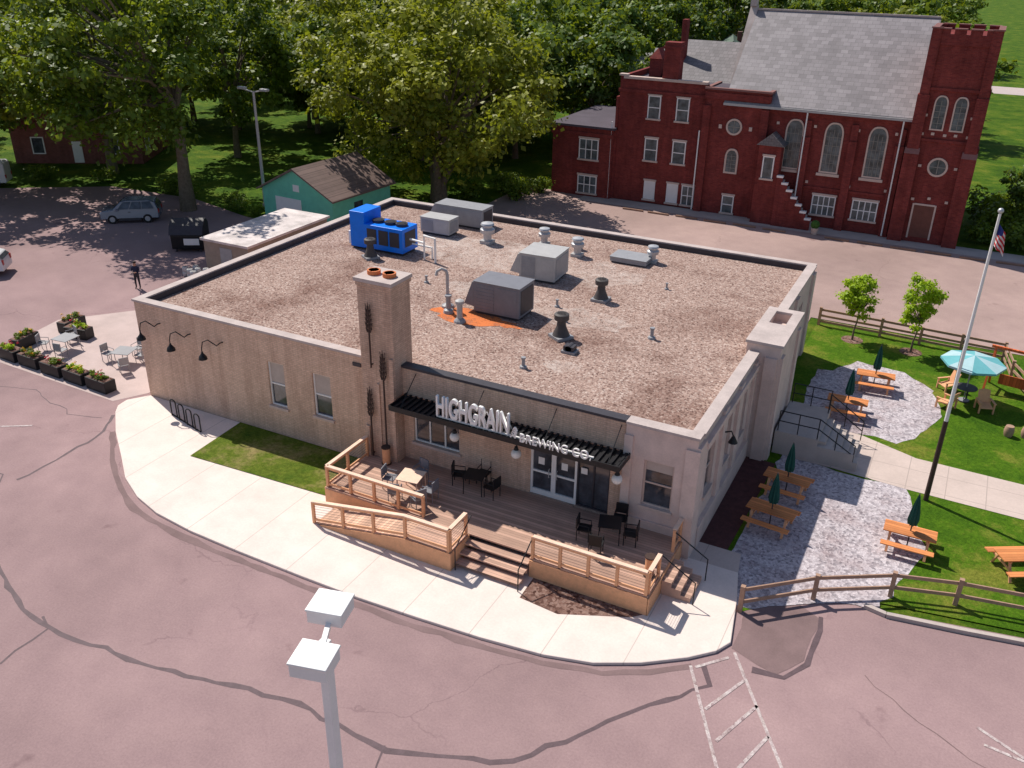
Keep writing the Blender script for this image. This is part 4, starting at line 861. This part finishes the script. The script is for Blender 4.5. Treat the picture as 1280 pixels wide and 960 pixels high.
cwin(chu,8.3,9.1,.35,1.8,CY,glass=WHITE,mh=0,name="door"); cwin(chu,10.3,11.1,.3,1.8,CY,glass=WHITE,mh=0); cwin(chu,11.6,12.5,.3,1.8,CY,mv=1)
cwin(chu,2.4,4.0,3.2,4.8,45.8,mv=2); cwin(chu,2.4,4.0,.3,1.7,45.8,mv=2)
cwin(chu,15.1,15.9,.2,1.5,CY-.25); cwin(chu,22.1,23.7,1.0,2.4,CY,mv=3,mh=1); cwin(chu,25.1,26.8,1.0,2.4,CY,mv=3,mh=1)
g=B().box(29.4,30.8,CY-.53,CY-.505,.4,2.8).end("door",M("brown_door",(.16,.06,.045),.6,.2),tw); B().box(29.28,29.4,CY-.57,CY-.502,.3,2.9).box(30.8,30.92,CY-.57,CY-.502,.3,2.9).box(29.4,30.8,CY-.57,CY-.502,2.8,2.92).end("frame",STONEL,g)
for x in (14.2,16.6): B().box(x-.12,x+.12,CY-.3,CY-.25,6.8,7.1).end("stone_block",STONEL,chu)
for x in (21.4,24.55,18.6,27.2):
    for z_ in (3.3,7.5): B().box(x-.1,x+.1,CY-.05,CY,z_,z_+.2).end("stone_block",STONEL,chu)
for x,z_ in [(28.9,7.9),(29.6,7.95),(30.4,7.9),(31.1,7.95),(31.9,7.9),(29.2,5.65),(31.6,5.65),(29.2,3.2),(31.5,3.2),(30.3,3.35),(28.9,9.2),(31.9,9.2)]: B().box(x-.11,x+.11,CY-.56,CY-.5,z_-.09,z_+.09).end("stone_block",STONEL,tw)
pr=B(); pr.box(17.7,19.4,44.9,CY-.4,0,6.2); pr.end("porch",BRICKR,chu)
B().ext([(17.5,44.7,6.1),(19.6,44.7,6.1),(18.55,44.7,7.0)],(0,1.5,0)).end("porch_roof",SHING,chu)
cwin(chu,18.2,18.9,3.6,5.2,44.9,mh=0)
for i in range(7):
    x0=19.4+i*.42; zt=3.8-.5*i; B().box(x0,x0+.42,44.95,45.9,0,zt-.35).end("stair",CONCG,chu); B().box(x0,x0+.42,44.75,44.95,0,zt).end("stair_wall",BRICKR,chu); B().box(x0-.03,x0+.45,44.68,45.02,zt,zt+.16).end("stair_cap",WHITE,chu)
b=tag(B().lathe(0,0,[(0,.2),(.5,.3)],12,0).sphere((0,0,.75),.35,10,1).end("potted_plant",[STONEL,M("pot_foliage",(.05,.12,.02),.9,.4,8,bump=.6)],None,(22.9,44.0,.01)),"small pale pot with clipped shrub","plant")
w0=tag(B().box(-.9,.9,-.08,.08,0,.13).end("parking_stop",M("stop_wood",(.3,.18,.13),.9,.2,3),None,(8.4,43.4,.0),bev=.03),"low parking stop on rear lot","parking stop","parking stops facing the church")
for i in range(13): 
    if i!=5: dup(w0,(10.6+i*2.35,43.4+.1*(i%2)-.05,0),R(rng.uniform(-3,3)))
# ------------------------------------------------------------------ dumpster, kegs, cars
t=thing("dumpster","black dumpster with white notice beside shed","dumpster",(-15.2,17.9,0),R(30))
B().ext([(-1.1,-.85,.2),(-1.1,.95,.2),(-1.1,.95,1.75),(-1.1,.6,2.05),(-1.1,.1,2.1),(-1.1,-.6,1.75),(-1.1,-.95,1.2)],(2.2,0,0)).end("bin",BLACK,t,bev=.07); B().ext([(-1.15,-.98,1.25),(-1.15,-.62,1.80),(-1.15,.1,2.14),(-1.15,.1,2.2),(-1.15,-.66,1.85),(-1.15,-1.03,1.28)],(2.3,0,0)).end("lid",CHAR,t)
B().box(-.2,.85,-.98,-.93,.55,1.0).end("notice",WHITE,t)
for x in (-.85,.85):
    for y in (-.7,.7): B().tube([(x-.04,y,.1),(x+.04,y,.1)],.1,10).end("caster",CHAR,t)
for x in (-1.16,1.16): B().box(x-.05,x+.05,-.5,.5,.8,.95).end("lift_pocket",BLACK,t)
k0=tag(B().lathe(0,0,[(0,.17),(.04,.2),(.28,.205),(.3,.19),(.34,.205),(.58,.2),(.62,.17),(.62,.12),(.56,.12)],14).end("beer_keg",GALV,None,(-10.9,14.0,0),smooth=True),"steel beer keg standing beside the shed","keg","kegs beside the shed")
for x,y in [(-10.4,13.7),(-9.9,13.9),(-10.7,13.3),(-10.2,13.1),(-9.6,13.3),(-11.3,13.5)]: dup(k0,(x,y,0))
def car(label,loc,rz,paint,h=1.65,van=False,L=4.5):
    t=thing("parked_car",label,"car",loc,rz,"cars parked in the lot")
    w=.9; hl=L/2
    prof=[(-hl,.35),(-hl,.75),(-hl+.12,.98),(-hl+.95,1.08),(-hl+1.55,h-.08),(-hl+1.9,h),(hl-.7,h),(hl-.25,h-.15),(hl-.05,1.05),(hl,.7),(hl,.35)] if not van else [(-hl,.35),(-hl,.85),(-hl+.3,1.15),(-hl+.75,1.25),(-hl+1.3,h-.1),(-hl+1.6,h),(hl-.15,h),(hl,h-.15),(hl,.35)]
    def lay(z_): return w if z_<1.1 else w-(z_-1.1)*(.38 if not van else .12)
    b=B(); n=len(prof); vs=[(x,-lay(z_),z_) for x,z_ in prof]+[(x,lay(z_),z_) for x,z_ in prof]
    b._a(vs,[tuple(range(n)),tuple(range(n,2*n))]+[(i,(i+1)%n,n+(i+1)%n,n+i) for i in range(n)],0)
    b.end("body",paint,t,bev=.06,smooth=True)
    zb,zt=1.1,h-.1
    for s in (-1,1):
        xs0=-hl+1.25; xs1=hl-.35
        y0=s*(lay(zb)+.012); y1=s*(lay(zt)+.012)
        for a_,b2 in (((0,.3),(.33,.66),(.69,1)) if not van else ((0,.27),)):
            lo=lambda u:(xs0+.05+(xs1-xs0-.05)*u); hi=lambda u:(xs0+.5+(xs1-.2-xs0-.5)*u)
            B().ext([(lo(a_),y0,zb),(hi(a_),y1,zt),(hi(b2),y1,zt),(lo(b2),y0,zb)],(0,s*.01,0)).end("side_window",GLASS,t)
        B().box(-.06,.1,s*(w+.012)-.03,s*(w+.012)+.005,.85,.89).end("door_handle",CHAR,t)
        B().box(-hl+1.2,-hl+1.4,s*(w+.1)-.08,s*(w+.1)+.08,1.0,1.15).end("mirror",paint,t)
        B().box(-hl+1.3,hl-1.3,s*(w-.05)-.08,s*(w-.05)+.08,.22,.42).end("side_skirt",CHAR,t)
    k=(prof[3],prof[4]); o_=.025
    B().ext([(k[0][0]+.05-o_,-.78,k[0][1]+.03+o_),(k[0][0]+.05-o_,.78,k[0][1]+.03+o_),(k[1][0]-o_,.66,k[1][1]-.02+o_),(k[1][0]-o_,-.66,k[1][1]-.02+o_)],(-.005,0,.005)).end("windshield",GLASS,t)
    if not van: B().ext([(hl-.22+o_,-.66,h-.2),(hl-.22+o_,.66,h-.2),(hl-.04+o_,.76,1.1),(hl-.04+o_,-.76,1.1)],(.01,0,0)).end("rear_window",GLASS,t)
    for s in (-1,1):
        B().box(-hl-.02,-hl+.1,s*.62-.16,s*.62+.16,.68,.85).end("headlight",GLOBE,t); B().box(hl-.08,hl+.02,s*.75-.1,s*.75+.1,.75,1.05).end("taillight",M("red_lens",(.4,.01,.01),.3,.1),t)
    for x in (-hl+.85,hl-.85):
        for s in (-1,1):
            wb=B().tube([(x,s*.93,.34),(x,s*.70,.34)],.34,18).end("wheel",BLACK,t); B().tube([(x,s*.94,.34),(x,s*.9,.34)],.2,12).end("rim",GALV,wb)
    B().box(-hl-.03,-hl,-.5,.5,.4,.62).end("grille",CHAR,t)
    return t
SILV=M("blue_grey_paint",(.17,.20,.27),.25,.05,metal=.4,spec=.6); PW=M("white_car_paint",(.7,.7,.72),.3,.04)
car("blue grey suv parked in dappled tree shade",(-24.3,20.9,0),R(38),SILV,1.72,False,4.25)
car("white van parked at edge of lot",(-44.0,21.9,0),R(38),PW,2.1,True,5.0)
car("white car parked with rear toward patio",(-23.4,7.0,0),R(38),PW,1.5)
# ------------------------------------------------------------------ person
SK=M("skin",(.45,.25,.18),.6,.05); SHT=M("navy_shirt",(.02,.025,.06),.8,.2,8); TRO=M("dark_trousers",(.03,.03,.04),.8,.2,8); HAIR=M("dark_hair",(.03,.02,.015),.7,.2)
def person(label,loc,rz):
    t=thing("person",label,"person",loc,rz)
    V=[];E=[];Rr=[]
    def v(x,y,z_,r,par=None):
        V.append((x,y,z_)); Rr.append(r)
        if par is not None: E.append((par,len(V)-1))
        return len(V)-1
    pel=v(0,0,.95,.15); ab=v(0,.0,1.12,.135,pel); chs=v(0,0,1.32,.16,ab); ne=v(0,.0,1.49,.06,chs); hd=v(0,.01,1.62,.095,ne); v(0,.0,1.72,.085,hd)
    for s in (-1,1):
        shd=v(s*.19,0,1.42,.065,chs); el=v(s*.25,.02,1.15,.045,shd); wr=v(s*.10,.27,1.13,.032,el); pa=v(s*.07,.33,1.14,.036,wr)
        for k in range(4): 
            f1=v(s*(.07-.02*(k-1.5)),.385,1.155-.008*k,.010,pa); v(s*(.05-.02*(k-1.5)),.40+.005*k,1.13,.008,f1)
        th=v(s*.035,.345,1.17,.011,pa); v(s*.02,.375,1.18,.009,th)
        hip=v(s*.095,0,.88,.10,pel); kn=v(s*.12,.01,.48,.065,hip); an=v(s*.13,-.01,.09,.045,kn); v(s*.14,.13,.04,.045,an)
    me=bpy.data.meshes.new("body"); me.from_pydata(V,E,[]); o=bpy.data.objects.new("body",me); COL.objects.link(o)
    sk=o.modifiers.new("s",'SKIN'); 
    for i,r_ in enumerate(Rr): me.skin_vertices[0].data[i].radius=(r_,r_)
    me.skin_vertices[0].data[0].use_root=True
    o.modifiers.new("u",'SUBSURF').levels=1
    dg=bpy.context.evaluated_depsgraph_get(); nm=bpy.data.meshes.new_from_object(o.evaluated_get(dg)); bpy.data.objects.remove(o)
    nm.materials.clear()
    for m_ in (SK,SHT,TRO,CHAR): nm.materials.append(m_)
    for p_ in nm.polygons:
        c_=p_.center; p_.use_smooth=True
        p_.material_index=3 if c_.z<.11 else (2 if c_.z<.98 else (1 if c_.z<1.475 and c_.y<.2 else 0))
    bo=bpy.data.objects.new("body",nm); COL.objects.link(bo); bo.parent=t
    B().sphere((0,-.015,1.68),.105,12,0,1,True).end("hair",HAIR,t,smooth=True)
    for x in (-.035,.035): B().sphere((x,.098,1.65),.012,6,0).end("eye",BLACK,t)
    B().obox((0,.112,1.62),(.02,.03,.04)).end("nose",SK,t); B().obox((0,.1,1.575),(.045,.012,.01)).end("mouth",M("lips",(.4,.12,.1),.6,.05),t)
    B().box(-.09,.09,.36,.42,1.13,1.17).end("held_controller",CHAR,t,bev=.01)
    return t
person("person in dark clothes holding a small controller",(-12.1,10.3,0),R(200))
# ------------------------------------------------------------------ light / camera
SUN=Vector((-3.7,1.5,5.0)).normalized()
w=bpy.data.worlds.new("World"); SC.world=w; w.use_nodes=True; nt=w.node_tree; sk=nt.nodes.new("ShaderNodeTexSky"); sk.sky_type='NISHITA'; sk.sun_disc=False
sk.sun_elevation=math.asin(SUN.z); sk.sun_rotation=math.atan2(SUN.x,SUN.y); bg=nt.nodes["Background"]; nt.links.new(sk.outputs[0],bg.inputs[0]); bg.inputs[1].default_value=.10
sd=bpy.data.lights.new("sun",'SUN'); sd.energy=5.0; sd.angle=R(.5); sd.color=(1,.94,.84); so=bpy.data.objects.new("sun",sd); COL.objects.link(so); so.rotation_euler=SUN.to_track_quat('Z','Y').to_euler()
yaw,pitch,roll=-0.4676,0.4581,-0.0172
f=Vector((math.sin(yaw)*math.cos(pitch),math.cos(yaw)*math.cos(pitch),-math.sin(pitch))); r=Vector((math.cos(yaw),-math.sin(yaw),0)); d=f.cross(r)
c_,s_=math.cos(roll),math.sin(roll); r2=c_*r+s_*d; d2=-s_*r+c_*d
mt=Matrix((( r2.x,-d2.x,-f.x,32.6825),(r2.y,-d2.y,-f.y,-26.3539),(r2.z,-d2.z,-f.z,19.8723),(0,0,0,1)))
cd=bpy.data.cameras.new("camera"); cd.sensor_width=36; cd.lens=1123.8127/1280*36; cd.clip_end=2500; co_=bpy.data.objects.new("camera",cd); COL.objects.link(co_); co_.matrix_world=mt; SC.camera=co_
SC.view_settings.view_transform='Standard'; SC.view_settings.look='None'; SC.view_settings.exposure=0
